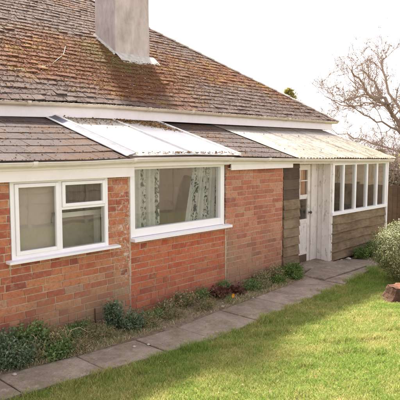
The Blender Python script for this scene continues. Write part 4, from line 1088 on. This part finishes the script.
# fence
fe = empty('fence', (13.4, 0, 0), 'low dark brown board fence behind the corner of the porch', 'fence')
m = MB(); y = -9.0
while y < 5: m.box(13.4, 13.42, y, y+.118, .03, 1.24+random.uniform(-.01, .01), .002); y += .125
m.build('boards', M['fence'], fe)
for y in np.arange(-9, 5.1, 1.8): m = MB(); m.box(13.43, 13.52, y, y+.09, 0, 1.3); m.build('post', M['fence'], fe)
m = MB(); m.box(13.422, 13.46, -9, 5, .3, .38); m.box(13.422, 13.46, -9, 5, .95, 1.03); m.build('rail', M['fence'], fe)
fe = empty('fence', (3, -8.2, 0), 'long tan overlap panel fence, unseen behind the camera, added for warm reflections and bounce', 'fence')  # added out of view to warm the pane reflections and bounce onto the wall
for x in np.arange(-7.2, 28, 1.83):
    m = MB()
    for k in range(12): m.box(x+.05, x+1.8, -8.2-.01*(k % 2), -8.185-.01*(k % 2), .1+k*.14, .1+k*.14+.15, .003)
    m.build('panel', M['bouncefence'], fe)
    m = MB(); m.box(x-.05, x+.045, -8.26, -8.16, 0, 1.85); m.build('post', M['bouncefence'], fe)
# conifer tip beyond the hip
cb = np.array([21.4, 9.3, 0]); ce = empty('conifer', tuple(cb), 'yellow-green conifer whose tip shows above the hip of the roof', 'conifer')
m = MB(); m.tube([cb, cb+np.array([0, 0, 4.7])], [.12, .02], 8); m.build('trunk', M['bark'], ce)
n = 9000; zz = rng.uniform(0, 1, n)**.8; ht = 4.95; rr = (1-zz)**.7*1.5*np.sqrt(rng.uniform(0, 1, n))+.04; aa = rng.uniform(0, 2*PI, n)
rr *= 1+.3*np.sin(aa*5+zz*20)
C = np.stack([cb[0]+rr*np.cos(aa), cb[1]+rr*np.sin(aa), .2+zz*(ht-.2)+.25*rr], 1); N = rng.normal(size=(n, 3)); 
npmesh('foliage', leafquads(C, N, rng.uniform(.08, .2, n), 4).reshape(-1, 3), 4, [(0, 1, 2, 3)], rng.uniform(0, 1, n), M['conifer'], ce)

# ================================================================== CAMERA, LIGHT
cam = bpy.data.cameras.new('camera'); co = bpy.data.objects.new('camera', cam); COL.objects.link(co)
co.location = (0, -5.287, 2.15); co.rotation_euler = (math.radians(90-5.3), 0, math.radians(43.5-90))
cam.sensor_width = 36; cam.lens = 36*540/400; cam.clip_end = 2000; cam.clip_start = .05
SC.camera = co
sd = np.array([.5, 1.0, 1.29]); sd /= np.linalg.norm(sd); elev = math.asin(sd[2]); az = math.atan2(sd[0], sd[1])   # azimuth from +Y towards +X
sun = bpy.data.lights.new('sun', 'SUN'); so = bpy.data.objects.new('sun', sun); COL.objects.link(so)
sun.energy = 3.5; sun.angle = math.radians(4); sun.color = (1, .93, .82)
from mathutils import Vector
so.rotation_euler = Vector((-sd[0], -sd[1], -sd[2])).to_track_quat('-Z', 'Y').to_euler()
w = bpy.data.worlds.new('World'); SC.world = w; w.use_nodes = True; nt = w.node_tree; nt.nodes.clear()
bg = nt.nodes.new('ShaderNodeBackground'); ou = nt.nodes.new('ShaderNodeOutputWorld'); sk = nt.nodes.new('ShaderNodeTexSky')
sk.sky_type = 'NISHITA'; sk.sun_disc = False; sk.sun_elevation = elev; sk.sun_rotation = az
sk.dust_density = 2.5; sk.air_density = 1.0; sk.ozone_density = .6
bg.inputs[1].default_value = .15
bw = nt.nodes.new('ShaderNodeRGBToBW'); nt.links.new(sk.outputs[0], bw.inputs[0])
vm = nt.nodes.new('ShaderNodeVectorMath'); vm.operation = 'SCALE'; vm.inputs[0].default_value = (1.065, .985, 1.01); nt.links.new(bw.outputs[0], vm.inputs['Scale'])
mxs = nt.nodes.new('ShaderNodeMix'); mxs.data_type = 'RGBA'; mxs.inputs[0].default_value = .85     # thin high cloud whitens the sky
nt.links.new(sk.outputs[0], mxs.inputs[6]); nt.links.new(vm.outputs[0], mxs.inputs[7])
nt.links.new(mxs.outputs[2], bg.inputs[0]); nt.links.new(bg.outputs[0], ou.inputs[0])
vs = SC.view_settings; vs.view_transform = 'Standard'; vs.look = 'None'; vs.gamma = 1; vs.exposure = 2.05; vs.use_curve_mapping = False
SC.render.engine = 'CYCLES'; SC.cycles.max_bounces = 8; SC.cycles.transparent_max_bounces = 12; SC.cycles.use_denoising = True
